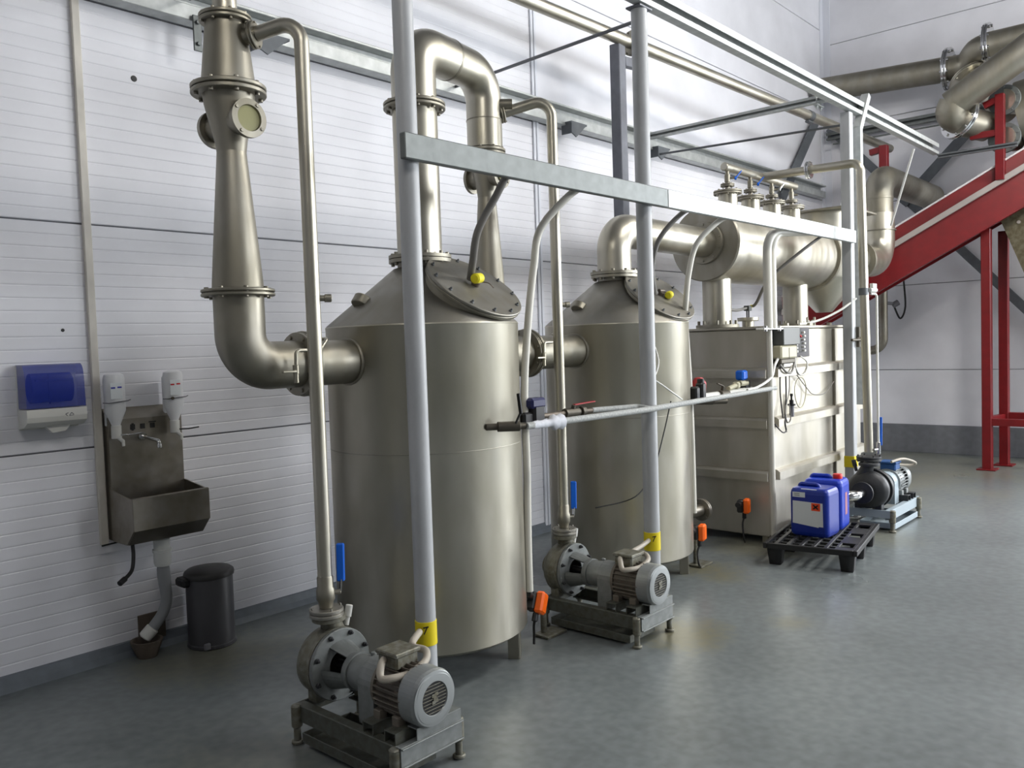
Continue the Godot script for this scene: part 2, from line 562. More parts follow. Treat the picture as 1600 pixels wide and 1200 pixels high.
func build_room() -> void:
	var W := -4.68
	var fl := structure("floor", Shape.new().box(V(4.35, -0.1, 0.66), V(16.3, 0.2, 11.6), 0.0), M.floor_epoxy, "grey blue epoxy floor with scuffs and rust coloured stains")
	fl.set_meta("kind", "structure")
	structure("ceiling", Shape.new().box(V(4.35, 6.75, 0.66), V(16.3, 0.3, 11.6), 0.0), M.ceiling_grey, "unseen ceiling high above the hall, grey to hold down bounced light")  # out of view; dark grey keeps the bounce low
	# left wall with panels
	var wl := structure("wall_left", Shape.new().box(V(4.35, 3.3, W - 0.12), V(16.3, 6.6, 0.2), 0.0), M.wall_core, "white ribbed sandwich panel wall behind the vessels")
	var xs := [-3.6, 1.9, 5.7, 9.4, 12.2]
	var ys := [0.0, 1.17, 2.36, 3.55, 4.74, 5.93, 6.6]
	for i in 4:
		for j in 6:
			var p := piece("panel", panel_mesh(xs[i], xs[i + 1], ys[j], ys[j + 1], i < 2 or j < 3), M.wall_panel, wl)
			p.position = V(0, 0, W - 0.02)
	# back wall
	var Xb := 12.2
	# far wall, with an unseen tall window on the right, placed to light the vessels
	var bk := Shape.new()
	bk.box(V(Xb + 0.12, 3.3, -2.92), V(0.2, 6.6, 4.44), 0.0)
	bk.box(V(Xb + 0.12, 3.3, 5.13), V(0.2, 6.6, 2.66), 0.0)
	bk.box(V(Xb + 0.12, 0.275, 1.55), V(0.2, 0.55, 4.5), 0.0)
	bk.box(V(Xb + 0.12, 5.625, 1.55), V(0.2, 1.95, 4.5), 0.0)
	var wb := structure("wall_back", bk, M.wall_core, "smooth white panel wall at the far end of the hall")
	var yb := [0.0, 1.12, 2.27, 3.42, 4.57, 5.72, 6.6]
	var zb := [-4.68, -2.69, -0.7]
	for i in 2:
		for j in 6:
			var p := piece("panel", panel_mesh(zb[i], zb[i + 1], yb[j], yb[j + 1], false), M.wall_panel, wb)
			p.transform = Transform3D(Basis(V(0, 0, 1), V(0, 1, 0), V(-1, 0, 0)), V(Xb + 0.02, 0, 0))
	var dr := Shape.new()
	for k in 4:
		dr.box(V(Xb - 0.03, 2.6, -0.70 + 1.5 * k), V(0.06, 4.1, 0.07))
	dr.box(V(Xb - 0.03, 0.57, 1.55), V(0.06, 0.07, 4.57))
	dr.box(V(Xb - 0.03, 4.63, 1.55), V(0.06, 0.07, 4.57))
	structure("unseen_window_2", dr, M.trim_white, "white frame of the unseen tall window in the far wall")  # window out of view, placed to light vessels, tank and condenser
	# unseen walls behind the camera and right, greyed to bounce less; unseen band window
	structure("wall_front", Shape.new().box(V(-3.72, 3.3, 0.66), V(0.2, 6.6, 11.6), 0.0), M.wall_grey, "unseen wall behind the viewer, grey to hold down bounced light")
	var wr := Shape.new()
	wr.box(V(4.35, 1.4, 6.0), V(16.3, 2.8, 0.2), 0.0)
	wr.box(V(4.35, 5.6, 6.0), V(16.3, 2.0, 0.2), 0.0)
	wr.box(V(1.1, 3.7, 6.0), V(9.8, 1.8, 0.2), 0.0)
	wr.box(V(11.8, 3.7, 6.0), V(1.4, 1.8, 0.2), 0.0)
	structure("wall_right", wr, M.wall_grey, "unseen wall with an unseen band window, grey to hold down bounced light")
	var wf := Shape.new()
	wf.box(V(8.5, 2.83, 5.9), V(5.1, 0.06, 0.08)).box(V(8.5, 4.57, 5.9), V(5.1, 0.06, 0.08))
	for k in 5:
		wf.box(V(6.03 + 1.235 * k, 3.7, 5.92), V(0.05, 1.7, 0.06))
	structure("unseen_window_1", wf, M.trim_white, "white frame of the unseen band window")  # window out of view, placed to light the ribbed wall from the front
	structure("ground", Shape.new().box(V(20.4, -0.12, 3), V(16.0, 0.2, 26), 0.0), M.outdoor, "concrete yard outside the unseen tall window")
	# skirtings and joint covers
	structure("baseboard_left", Shape.new().prism(PackedVector2Array([Vector2(0, 0), Vector2(0.045, 0), Vector2(0.02, 0.03), Vector2(0.012, 0.075), Vector2(0, 0.08)]), 12.0, Transform3D(Basis(V(0, 0, 1), V(0, 1, 0), V(-1, 0, 0)), V(12.2, 0, W))), M.coving, "low grey coved skirting along the ribbed wall")
	structure("baseboard_back", Shape.new().box(V(Xb - 0.02, 0.19, -2.75), V(0.04, 0.38, 3.86), 0.004), M.skirting, "tall dark grey plinth under the far wall")
	structure("trim_1", Shape.new().box(V(1.915, 2.62, W + 0.012), V(0.042, 3.96, 0.024), 0.004), M.trim_beige, "beige cover strip on the panel joint above the hand basin")
	structure("trim_2", Shape.new().box(V(5.70, 3.3, W + 0.008), V(0.075, 6.5, 0.016), 0.003).box(V(5.70, 3.3, W + 0.02), V(0.012, 6.5, 0.012), 0.003), M.trim_white, "white cover strip on the panel joint behind the second vessel")
	structure("trim_3", Shape.new().box(V(Xb - 0.006, 3.45, W + 0.055), V(0.012, 6.1, 0.11), 0.002).box(V(Xb - 0.055, 3.45, W + 0.006), V(0.11, 6.1, 0.012), 0.002), M.trim_white, "white corner flashing between the two walls")
	# two black plugs in the ribbed wall
	solo("wall_plug", Shape.new().cyl(V(0, 0, -0.01), V(0, 0, 0.004), 0.017, 16), M.black, "round black plug in the ribbed wall beside the upper beige strip", "plug", V(2.218, 3.185, W))
	solo("wall_plug", Shape.new().cyl(V(0, 0, -0.01), V(0, 0, 0.004), 0.009, 12), M.black, "small black plug above the blue towel dispenser", "plug", V(1.77, 1.798, W))

# ---------------------------------------------------------------- vessels
func steam_vessel(c: Vector3, inlet: float, label: String, cap_right: bool, tilt: Vector3, tap: float) -> Node3D:
	var t := thing("steam_vessel", label, "tank", c, 0.0, "steam vessels")
	part("shell", Shape.new().lathe([Vector2(0, 0.165), Vector2(0.47, 0.165), Vector2(0.498, 0.185), Vector2(0.498, 1.752), Vector2(0.5, 1.756), Vector2(0.498, 1.762)], 72), M.stainless, t)
	part("weld_seam", Shape.new().lathe([Vector2(0.497, 1.142), Vector2(0.4984, 1.144), Vector2(0.4984, 1.147), Vector2(0.497, 1.15)], 72), M.stainless_dull, t)
	var cone := part("cone", Shape.new().lathe([Vector2(0.497, 1.758), Vector2(0.492, 1.768), Vector2(0.14, 2.055), Vector2(0.118, 2.062), Vector2(0.118, 2.095)], 72), M.stainless_lid, t)
	part("neck_flange", Shape.new().lathe([Vector2(0.11, 2.085), Vector2(0.163, 2.085), Vector2(0.163, 2.103), Vector2(0.11, 2.103)], 40), M.stainless_dull, cone)
	# legs: flat folded plates
	for a in [53.0, 173.0, 293.0]:
		var d := V(cos(deg_to_rad(a)), 0, sin(deg_to_rad(a)))
		var s := V(-d.z, 0, d.x)
		var l := Shape.new()
		l.bar(d * 0.455 + V(0, 0.0, 0), d * 0.455 + V(0, 0.26, 0), 0.09, 0.008, d)
		l.bar(d * 0.425 + s * 0.042, d * 0.425 + s * 0.042 + V(0, 0.26, 0), 0.008, 0.06, d)
		part("leg", l, M.stainless_dull, t)
	# manway on the cone
	var n := tilt.normalized()
	var mc := V(0.075, 1.948, 0.315)
	var mw := Shape.new()
	mw.cyl(mc - n * 0.15, mc - n * 0.012, 0.245, 56, 0.002)
	mw.cyl(mc - n * 0.026, mc - n * 0.012, 0.262, 56, 0.002)
	var ring := part("manway", mw, M.stainless_dull, t)
	part("cover", Shape.new().cyl(mc - n * 0.011, mc + n * 0.004, 0.264, 56, 0.003), M.stainless_lid, ring)
	var bolt := Shape.new().cyl(V(0, -0.004, 0), V(0, 0.007, 0), 0.010, 6, 0.002).cyl(V(0, 0.005, 0), V(0, 0.016, 0), 0.005, 8, 0.001).mesh()
	var f := Shape.axis_frame(mc, mc + n)
	for k in 12:
		var an := TAU * (k + 0.5) / 12
		var b := piece("bolt", bolt, M.rod, ring)
		b.transform = Transform3D(f.basis, mc + f.basis.x * 0.235 * cos(an) + f.basis.z * 0.235 * sin(an) + n * 0.004)
	var nz := Shape.new()
	nz.cyl(mc, mc + n * 0.03, 0.022, 16)
	nz.cyl(mc + n * 0.02 + V(-0.03, 0.012, 0.0), mc + n * 0.02 + V(0.03, 0.012, 0.0), 0.014, 12)
	nz.tube(smooth([mc + V(0.02, 0.02, 0.02), mc + V(0.05, 0.012, 0.05), mc + V(0.075, -0.012, 0.06)], 4), 0.003, 6)
	part("nozzle", nz, M.copper_dull, ring)
	var yc := mc + n * 0.045
	var o := V(0.045, -0.035, 0.02) if cap_right else V(-0.005, 0.0, 0.0)
	part("yellow_tag", Shape.new().cyl(yc + o - V(0.038, 0.004, -0.014), yc + o + V(0.034, 0.004, -0.014), 0.026, 14, 0.008), M.yellow_cap, ring, "yellow sleeve on the cover nozzle")
	# inlet nozzle towards the ejector elbow
	var il := Shape.new()
	il.tube([V(-0.44, 1.59, 0), V(-0.5 - inlet, 1.59, 0)], 0.105, 36)
	il.cyl(V(-0.5 - inlet, 1.59, 0), V(-0.482 - inlet, 1.59, 0), 0.15, 40)
	il.cyl(V(-0.46, 1.59, 0), V(-0.5, 1.59, 0), 0.118, 36, 0.006)
	part("inlet_nozzle", il, M.stainless_dull, t)
	# sampling tap
	var st := Shape.new()
	var q := V(tap, 0, 0.0)
	st.tube(bent([q + V(-0.70, 1.70, 0.07), q + V(-0.705, 1.70, 0.13), q + V(-0.76, 1.652, 0.15), q + V(-0.885, 1.652, 0.15), q + V(-0.89, 1.56, 0.15)], 0.02), 0.0085, 10)
	st.cyl(q + V(-0.89, 1.59, 0.15), q + V(-0.89, 1.55, 0.15), 0.014, 8)
	st.cyl(q + V(-0.89, 1.555, 0.15), q + V(-0.89, 1.51, 0.15), 0.011, 12)
	st.bar(q + V(-0.89, 1.562, 0.155), q + V(-0.965, 1.562, 0.16), 0.014, 0.01)
	part("sampling_tap", st, M.stainless, t)
	var eye := Shape.new().cyl(V(-0.36, 1.86, -0.06), V(-0.33, 1.90, -0.06), 0.05, 18, 0.004)
	part("lifting_boss", eye, M.stainless_dull, cone)
	return t

func ejector(e: Vector3, k: float, full: bool, elbow_x: float, label: String) -> void:
	var t := thing("ejector", label, "steam ejector", V(e.x, 0, e.z))
	if full:
		part("steam_pipe", Shape.new().tube([V(0, 3.06, 0), V(0, 4.6, 0)], 0.05, 24), M.stainless, t)
		part("top_flange", Shape.new().flange(V(0, 3.055, 0), V(0, 1, 0), 0.108, 0.016, 8), M.stainless_dull, t)
		var head := part("head", Shape.new().lathe([Vector2(0.112, 2.775), Vector2(0.083, 3.045)], 40), M.stainless_dull, t)
		part("side_nozzle", Shape.new().tube([V(0.035, 2.975, 0.055), V(0.066, 2.98, 0.103)], 0.034, 20), M.stainless_dull, head)
	part("upper_flange", Shape.new().flange(V(0, 2.758, 0), V(0, 1, 0), 0.155 * k if full else 0.118, 0.02, 8), M.stainless_dull, t)
	var body := part("suction_chamber", Shape.new().lathe([Vector2(0.061 * k, 2.50), Vector2(0.068 * k, 2.55), Vector2(0.104 * k, 2.70), Vector2(0.108 * k, 2.745)], 40), M.stainless_dull, t)
	for s: float in [1.0, -1.0]:
		var sg := Shape.new()
		sg.tube([V(0, 2.62, s * 0.04), V(0.005, 2.62, s * 0.125)], 0.058, 28)
		sg.lathe([Vector2(0.05, 0), Vector2(0.08, 0), Vector2(0.08, 0.022), Vector2(0.055, 0.024), Vector2(0.052, 0.012)], 32, Shape.axis_frame(V(0.005, 2.62, s * 0.12), V(0.005, 2.62, s * 0.2)))
		sg.bolts(V(0.005, 2.62, s * 0.142), V(0, 0, s), 0.068, 4, 0.008, 0.006, 0.6)
		var g := part("sight_port", sg, M.stainless_dull, body)
		if k < 1.0:
			g.scale = V(k, 1, k)
		part("glass", Shape.new().cyl(V(0.005, 2.62, s * 0.125), V(0.005, 2.62, s * 0.134), 0.054 * k, 28), M.sight_glass, body, "cloudy yellowish sight glass")
	part("diffuser", Shape.new().lathe([Vector2(0.108 * k, 1.92), Vector2(0.098 * k, 2.05), Vector2(0.061 * k, 2.50)], 48), M.stainless_dull, t)
	part("lower_flange", Shape.new().flange(V(0, 1.906, 0), V(0, 1, 0), 0.153, 0.015, 8), M.stainless_dull, t)
	var L := elbow_x
	var el := part("elbow", Shape.new().tube(bent([V(0, 1.9, 0), V(0, 1.59, 0), V(L - 0.02, 1.59, 0)], 0.29, 16), 0.106, 36), M.stainless_dull, t)
	part("elbow_flange", Shape.new().flange(V(L - 0.015, 1.59, 0), V(1, 0, 0), 0.145, 0.014, 8), M.stainless_dull, el)

func riser(pos: Vector3, top: float, bottom: float, path: Array, r: float, label: String, fl_at: Vector3, fl_axis: Vector3, lever: String) -> void:
	var t := thing("riser_pipe", label, "pipe", pos, 0.0, "pump riser pipes")
	part("pipe", Shape.new().tube(bent([V(0, bottom + 0.13, 0), V(0, top, 0)] + path, 0.085, 10), r, 20), M.stainless, t)
	part("end_flange", Shape.new().flange(fl_at, fl_axis, r * 1.85, 0.012, 4), M.stainless_dull, t)
	var vb := Shape.new()
	vb.lathe([Vector2(0, bottom + 0.02), Vector2(r * 0.95, bottom + 0.02), Vector2(r * 1.05, bottom + 0.045), Vector2(r * 1.28, bottom + 0.055), Vector2(r * 1.28, bottom + 0.10), Vector2(r * 1.12, bottom + 0.11), Vector2(r * 1.12, bottom + 0.15), Vector2(r, bottom + 0.16)], 10)
	vb.cyl(V(0.0, bottom + 0.08, 0), V(0.058, bottom + 0.08, 0.028), 0.012, 12)
	var valve := part("ball_valve", vb, M.stainless_dull, t)
	if lever != "":
		var lv := Shape.new().bar(V(0.055, bottom + 0.085, 0.03), V(0.06, bottom + 0.135, 0.03), 0.026, 0.006, V(1, 0, 0.4))
		part("lever", lv, M.chrome, valve)
		part("lever_grip", Shape.new().bar(V(0.06, bottom + 0.125, 0.031), V(0.062, bottom + 0.29, 0.033), 0.034, 0.02, V(-0.75, 0, 0.65), 0.008), M[lever], valve, "blue plastic lever grip")
	part("foot_flange", Shape.new().flange(V(0, bottom, 0), V(0, 1, 0), r * 2.35, 0.018, 4), M.stainless_lid, t)
	part("plug", Shape.new().cyl(V(0, 1.87, 0), V(0.06, 1.87, 0.03), 0.013, 12).cyl(V(0.045, 1.87, 0.022), V(0.07, 1.87, 0.035), 0.019, 6), M.stainless_dull, t)

func build_vessels() -> void:
	steam_vessel(V(3.02, 0, -3.28), 0.255, "nearer tall stainless steam vessel with conical top and bolted round hatch", false, V(0.03, 0.82, 0.63), 0.0)
	steam_vessel(V(4.93, 0, -3.37), 0.48, "farther stainless steam vessel with conical top, in front of the ribbed box tank", true, V(-0.08, 0.80, 0.66), -0.10)
	ejector(V(1.96, 0, -3.28), 1.0, true, 0.305, "tall stainless ejector with sight glasses, free standing left of the nearer vessel")
	ejector(V(3.645, 0, -3.37), 0.86, false, 0.305, "stainless ejector between the two vessels, hanging from the curved pipe")
	# goose neck from the first vessel to the second ejector
	var g := thing("gooseneck_pipe", "wide stainless pipe rising from the nearer vessel and arching over to the second ejector", "pipe", V(3.02, 0, -3.28))
	var low := part("lower_pipe", Shape.new().tube([V(0, 2.10, 0), V(0, 2.885, 0)], 0.116, 44), M.stainless, g)
	part("foot_flange", Shape.new().lathe([Vector2(0.11, 2.107), Vector2(0.163, 2.107), Vector2(0.163, 2.124), Vector2(0.116, 2.124)], 40).bolts(V(0, 2.105, 0), V(0, 1, 0), 0.142, 10, 0.010, 0.034, 0.2), M.stainless_dull, low)
	part("middle_flange", Shape.new().flange(V(0, 2.888, 0), V(0, 1, 0), 0.160, 0.018, 10), M.stainless_dull, low)
	var pth := bent([V(0, 2.885, 0), V(0, 3.205, 0), V(0.30, 3.205, -0.04), V(0.625, 3.205, -0.09), V(0.625, 2.785, -0.09)], 0.275, 14)
	var rr := []
	for i in pth.size():
		rr.append(lerpf(0.116, 0.102, float(i) / (pth.size() - 1)))
	var arch := part("arch", Shape.new().tube(pth, rr, 44), M.stainless, g)
	part("weld_bead", Shape.new().tube(bent([V(0.285, 3.205, -0.038), V(0.30, 3.205, -0.04)], 0.1), 0.1125, 44), M.stainless_dull, arch)
	part("weld_bead", Shape.new().tube([V(0.625, 2.94, -0.09), V(0.625, 2.945, -0.09)], 0.105, 40), M.stainless_dull, arch)
	part("side_nozzle", Shape.new().tube([V(0.66, 3.03, -0.02), V(0.72, 3.03, 0.045)], 0.03, 16), M.stainless_dull, arch)
	# elbow from the second vessel to the condenser
	var e := thing("vapour_elbow", "wide stainless elbow from the farther vessel across to the horizontal condenser", "pipe", V(4.93, 0, -3.37))
	part("pipe", Shape.new().tube(bent([V(0, 2.10, 0), V(0, 2.42, 0), V(1.31, 2.415, -0.01)], 0.30, 18), 0.118, 44), M.stainless, e)
	part("foot_flange", Shape.new().lathe([Vector2(0.11, 2.107), Vector2(0.168, 2.107), Vector2(0.168, 2.126), Vector2(0.118, 2.126)], 40).bolts(V(0, 2.105, 0), V(0, 1, 0), 0.146, 10, 0.011, 0.036, 0.1), M.stainless_dull, e)
	part("end_flange", Shape.new().flange(V(1.295, 2.415, -0.01), V(1, 0, 0), 0.17, 0.014, 10), M.stainless_dull, e)
	# risers of the two front pumps
	riser(V(2.14, 0, -3.0), 3.03, 0.525, [V(-0.105, 2.985, -0.165)], 0.031, "thin stainless riser from the nearest pump up to the free standing ejector", V(-0.112, 2.982, -0.176), V(-0.54, -0.1, -0.84), "blue_lever")
	riser(V(3.92, 0, -3.09), 3.07, 0.53, [V(-0.19, 2.99, -0.20)], 0.031, "thin stainless riser from the middle pump up to the arching pipe", V(-0.195, 2.988, -0.21), V(-0.69, -0.2, -0.7), "blue_lever")

# ---------------------------------------------------------------- pumps
func pump(pos: Vector3, turn: float, dark: bool, label: String) -> Node3D:
	# shaft along z, wet end at -z, motor at +z, axis 0.31 above the floor
	var t := thing("pump", label, "pump", pos, turn, "motor pumps on frames")
	var H := 0.31
	var wet: Material = M.charcoal if dark else M.pump_grey
	var dirty: Material = M.charcoal if dark else M.pump_dirty
	var frm: Material = M.pump_blue_grey if dark else M.pump_frame
	var guard: Material = M.pump_blue_grey if dark else M.pump_grey
	# frame
	var fr := Shape.new()
	for s: float in [-1.0, 1.0]:
		fr.box(V(s * 0.155, 0.128, 0.0), V(0.008, 0.07, 0.66))
		fr.box(V(s * 0.137, 0.161, 0.0), V(0.042, 0.007, 0.66))
		fr.box(V(s * 0.137, 0.095, 0.0), V(0.042, 0.007, 0.66))
	fr.box(V(0, 0.135, -0.33), V(0.318, 0.06, 0.01))
	var frame := part("frame", fr, frm, t)
	part("front_plate", Shape.new().box(V(0, 0.13, 0.34), V(0.32, 0.075, 0.006)).box(V(0, 0.165, 0.328), V(0.32, 0.006, 0.035)).box(V(0, 0.094, 0.345), V(0.32, 0.006, 0.02)).box(V(0, 0.164, 0.345), V(0.32, 0.006, 0.02)).box(V(0, 0.094, 0.325), V(0.32, 0.006, 0.035)), M.pump_blue_grey if dark else M.pump_grey, frame)
	part("drip_tray", Shape.new().box(V(-0.045, 0.02, 0.0), V(0.25, 0.006, 0.54)).box(V(-0.168, 0.038, 0.0), V(0.006, 0.042, 0.54)).box(V(0.078, 0.038, 0.0), V(0.006, 0.042, 0.54)).box(V(-0.045, 0.038, 0.27), V(0.25, 0.042, 0.006)).box(V(-0.045, 0.038, -0.27), V(0.25, 0.042, 0.006)), frm, frame)
	for sx: float in [-1.0, 1.0]:
		for sz: float in [-1.0, 1.0]:
			var lg := Shape.new()
			var p := V(sx * 0.165, 0, sz * 0.315)
			lg.cyl(p + V(0, 0.07, 0), p + V(0, 0.165, 0), 0.023, 16, 0.005)
			lg.cyl(p + V(0, 0.015, 0), p + V(0, 0.08, 0), 0.015, 12)
			lg.cyl(p, p + V(0, 0.016, 0), 0.026, 16, 0.004)
			part("foot", lg, M.pump_dirty, frame)
	# wet end
	var vo := Shape.new()
	var fz := Transform3D(Basis(V(1, 0, 0), V(0, 0, 1), V(0, -1, 0)), V(0, H, 0))   # lathe axis y -> z
	vo.lathe([Vector2(0.0, -0.385), Vector2(0.07, -0.385), Vector2(0.09, -0.375), Vector2(0.12, -0.36), Vector2(0.142, -0.335), Vector2(0.146, -0.30), Vector2(0.135, -0.26), Vector2(0.10, -0.245)], 40, fz)
	vo.lathe([Vector2(0.1, -0.258), Vector2(0.150, -0.258), Vector2(0.153, -0.254), Vector2(0.153, -0.236), Vector2(0.1, -0.236)], 40, fz)
	vo.tube([V(0.04, H + 0.08, -0.305), V(0.0, H + 0.20, -0.29)], [0.062, 0.036], 20)
	vo.box(V(-0.07, 0.185, -0.30), V(0.05, 0.06, 0.06)).box(V(0.07, 0.185, -0.30), V(0.05, 0.06, 0.06))
	var casing := part("casing", vo, dirty, t)
	part("outlet_flange", Shape.new().cyl(V(0, H + 0.178, -0.29), V(0, H + 0.20, -0.29), 0.072, 32), dirty, casing)
	part("suction_stub", Shape.new().tube([V(0, H, -0.37), V(0, H, -0.42)], 0.045, 20).cyl(V(0, H, -0.405), V(0, H, -0.42), 0.06, 28), dirty, casing)
	part("casing_bolts", Shape.new().bolts(V(0, H, -0.232), V(0, 0, 1), 0.136, 8, 0.011, 0.012, 0.2), M.pump_dirty, casing)
	# cover, lantern with openings
	var la := Shape.new()
	la.lathe([Vector2(0.06, -0.234), Vector2(0.150, -0.234), Vector2(0.152, -0.231), Vector2(0.152, -0.216), Vector2(0.149, -0.213), Vector2(0.06, -0.213)], 40, fz)
	for k in 3:
		var a0 := deg_to_rad(90.0 + 120.0 * k - 33.0)
		for i in 6:
			var a1 := a0 + deg_to_rad(11.0) * i
			var a2 := a1 + deg_to_rad(11.0)
			var rb := 0.105
			var rf := 0.072
			la.quad(V(cos(a1) * rb, H + sin(a1) * rb, -0.215), V(cos(a2) * rb, H + sin(a2) * rb, -0.215), V(cos(a2) * rf, H + sin(a2) * rf, -0.10), V(cos(a1) * rf, H + sin(a1) * rf, -0.10))
			la.quad(V(cos(a2) * (rb - 0.01), H + sin(a2) * (rb - 0.01), -0.215), V(cos(a1) * (rb - 0.01), H + sin(a1) * (rb - 0.01), -0.215), V(cos(a1) * (rf - 0.01), H + sin(a1) * (rf - 0.01), -0.10), V(cos(a2) * (rf - 0.01), H + sin(a2) * (rf - 0.01), -0.10))
	la.lathe([Vector2(0.03, -0.115), Vector2(0.078, -0.115), Vector2(0.080, -0.11), Vector2(0.080, -0.085), Vector2(0.03, -0.085)], 32, fz)
	part("lantern", la, wet, t)
	for k in 8:
		var an := TAU * (k + 0.5) / 8
		var q := V(cos(an) * 0.135, H + sin(an) * 0.135, -0.214)
		part("bolt", Shape.new().cyl(q, q + V(0, 0, 0.012), 0.011, 6).cyl(q + V(0, 0, 0.01), q + V(0, 0, 0.022), 0.006, 8), M.charcoal, casing)
	part("vent_plug", Shape.new().cyl(V(0.09, H + 0.13, -0.29), V(0.105, H + 0.185, -0.29), 0.012, 12).cyl(V(0.10, H + 0.165, -0.29), V(0.112, H + 0.215, -0.29), 0.016, 12), M.white_plastic if not dark else M.charcoal, casing)
	part("shaft", Shape.new().cyl(V(0, H, -0.23), V(0, H, 0.1), 0.02, 16), M.black, t)
	part("bearing_housing", Shape.new().lathe([Vector2(0.03, -0.086), Vector2(0.071, -0.086), Vector2(0.074, -0.08), Vector2(0.074, -0.02), Vector2(0.068, 0.0), Vector2(0.068, 0.05), Vector2(0.02, 0.05)], 32, fz).cyl(V(0.03, H + 0.06, -0.03), V(0.03, H + 0.085, -0.03), 0.012, 12), wet, t)
	# coupling guard: arched plate
	var ar := PackedVector2Array()
	for i in 13:
		var an := PI * i / 12
		ar.append(Vector2(cos(an) * 0.086, H + sin(an) * 0.086))
	ar.append(Vector2(-0.086, 0.15))
	ar.append(Vector2(0.086, 0.15))
	part("coupling_guard", Shape.new().prism(ar, 0.095, Transform3D(Basis(), V(0, 0, 0.005))), guard, t)
	# motor
	var mo := Shape.new()
	mo.lathe([Vector2(0.04, 0.1), Vector2(0.10, 0.1), Vector2(0.10, 0.115), Vector2(0.088, 0.118), Vector2(0.088, 0.285), Vector2(0.04, 0.285)], 32, fz)
	for k in 26:
		var an := TAU * k / 26
		var d := V(cos(an), sin(an), 0)
		mo.bar(V(0, H, 0.118) + d * 0.096, V(0, H, 0.285) + d * 0.096, 0.004, 0.026, d, 0.001)
	for s: float in [-1.0, 1.0]:
		mo.box(V(s * 0.085, 0.222, 0.14), V(0.04, 0.04, 0.04)).box(V(s * 0.085, 0.222, 0.25), V(0.04, 0.04, 0.04))
	var motor := part("motor", mo, M.motor_alu if dark else M.motor_fins, t)
	# fan cowl: rounded square loft
	var fc := Shape.new()
	var prof := [[0.102, 0.27], [0.108, 0.275], [0.108, 0.345], [0.103, 0.36], [0.092, 0.366]]
	for i in prof.size() - 1:
		for s in 48:
			var q := []
			for pr in [[i, s], [i, s + 1], [i + 1, s + 1], [i + 1, s]]:
				var an: float = TAU * pr[1] / 48
				var rad: float = prof[pr[0]][0] * (1.0 + 0.055 * pow(absf(sin(2.0 * (an + 0.0))), 2.0))
				q.append(V(cos(an) * rad, H + sin(an) * rad, prof[pr[0]][1]))
			fc.quad(q[0], q[1], q[2], q[3])
	fc.lathe([Vector2(0.105, 0.364), Vector2(0.092, 0.366), Vector2(0.066, 0.367), Vector2(0.062, 0.36), Vector2(0.03, 0.355)], 40, fz)
	var cowl := part("fan_cowl", fc, M.motor_alu, motor)
	part("grille", Shape.new().lathe([Vector2(0.064, 0.362), Vector2(0.0, 0.362)], 32, fz), M.grille_black, motor, "black round fan grille")
	var gb := Shape.new()
	for i in 9:
		var y := -0.052 + 0.013 * i
		var w: float = sqrt(0.062 * 0.062 - y * y)
		gb.bar(V(-w, H + y, 0.364), V(w, H + y, 0.364), 0.002, 0.0025, V(0, 1, 0), 0.0005)
	for q in [[-0.008, 0.012], [0.008, 0.015], [-0.008, -0.014], [0.007, -0.010], [0.0, 0.0]]:
		gb.box(V(q[0], H + q[1], 0.366), V(0.017, 0.013, 0.003), 0.001)
	part("grille_bars", gb, M.pump_dirty, motor)
	var tb := Shape.new()
	tb.box(V(-0.005, H + 0.115, 0.165), V(0.115, 0.055, 0.115), 0.008)
	tb.box(V(-0.005, H + 0.148, 0.165), V(0.128, 0.018, 0.128), 0.006)
	part("terminal_box", tb, M.blue_lid if dark else M.pump_dirty, motor)
	# motor blocks: short hollow sections across the frame
	for z: float in [0.14, 0.27]:
		var hb := Shape.new()
		hb.box(V(0.0, 0.184, z - 0.03), V(0.30, 0.045, 0.005), 0.001).box(V(0.0, 0.184, z + 0.03), V(0.30, 0.045, 0.005), 0.001)
		hb.box(V(0.0, 0.206, z), V(0.30, 0.005, 0.065), 0.001)
		part("motor_support", hb, frm if not dark else M.charcoal, frame)
	part("folded_end", Shape.new().bar(V(-0.08, 0.212, 0.318), V(0.155, 0.212, 0.318), 0.05, 0.005, V(0, 1, 0), 0.001).bar(V(-0.08, 0.192, 0.343), V(0.155, 0.192, 0.343), 0.005, 0.045, V(0, 1, 0), 0.001), M.pump_blue_grey if dark else M.pump_grey, frame)
	return t

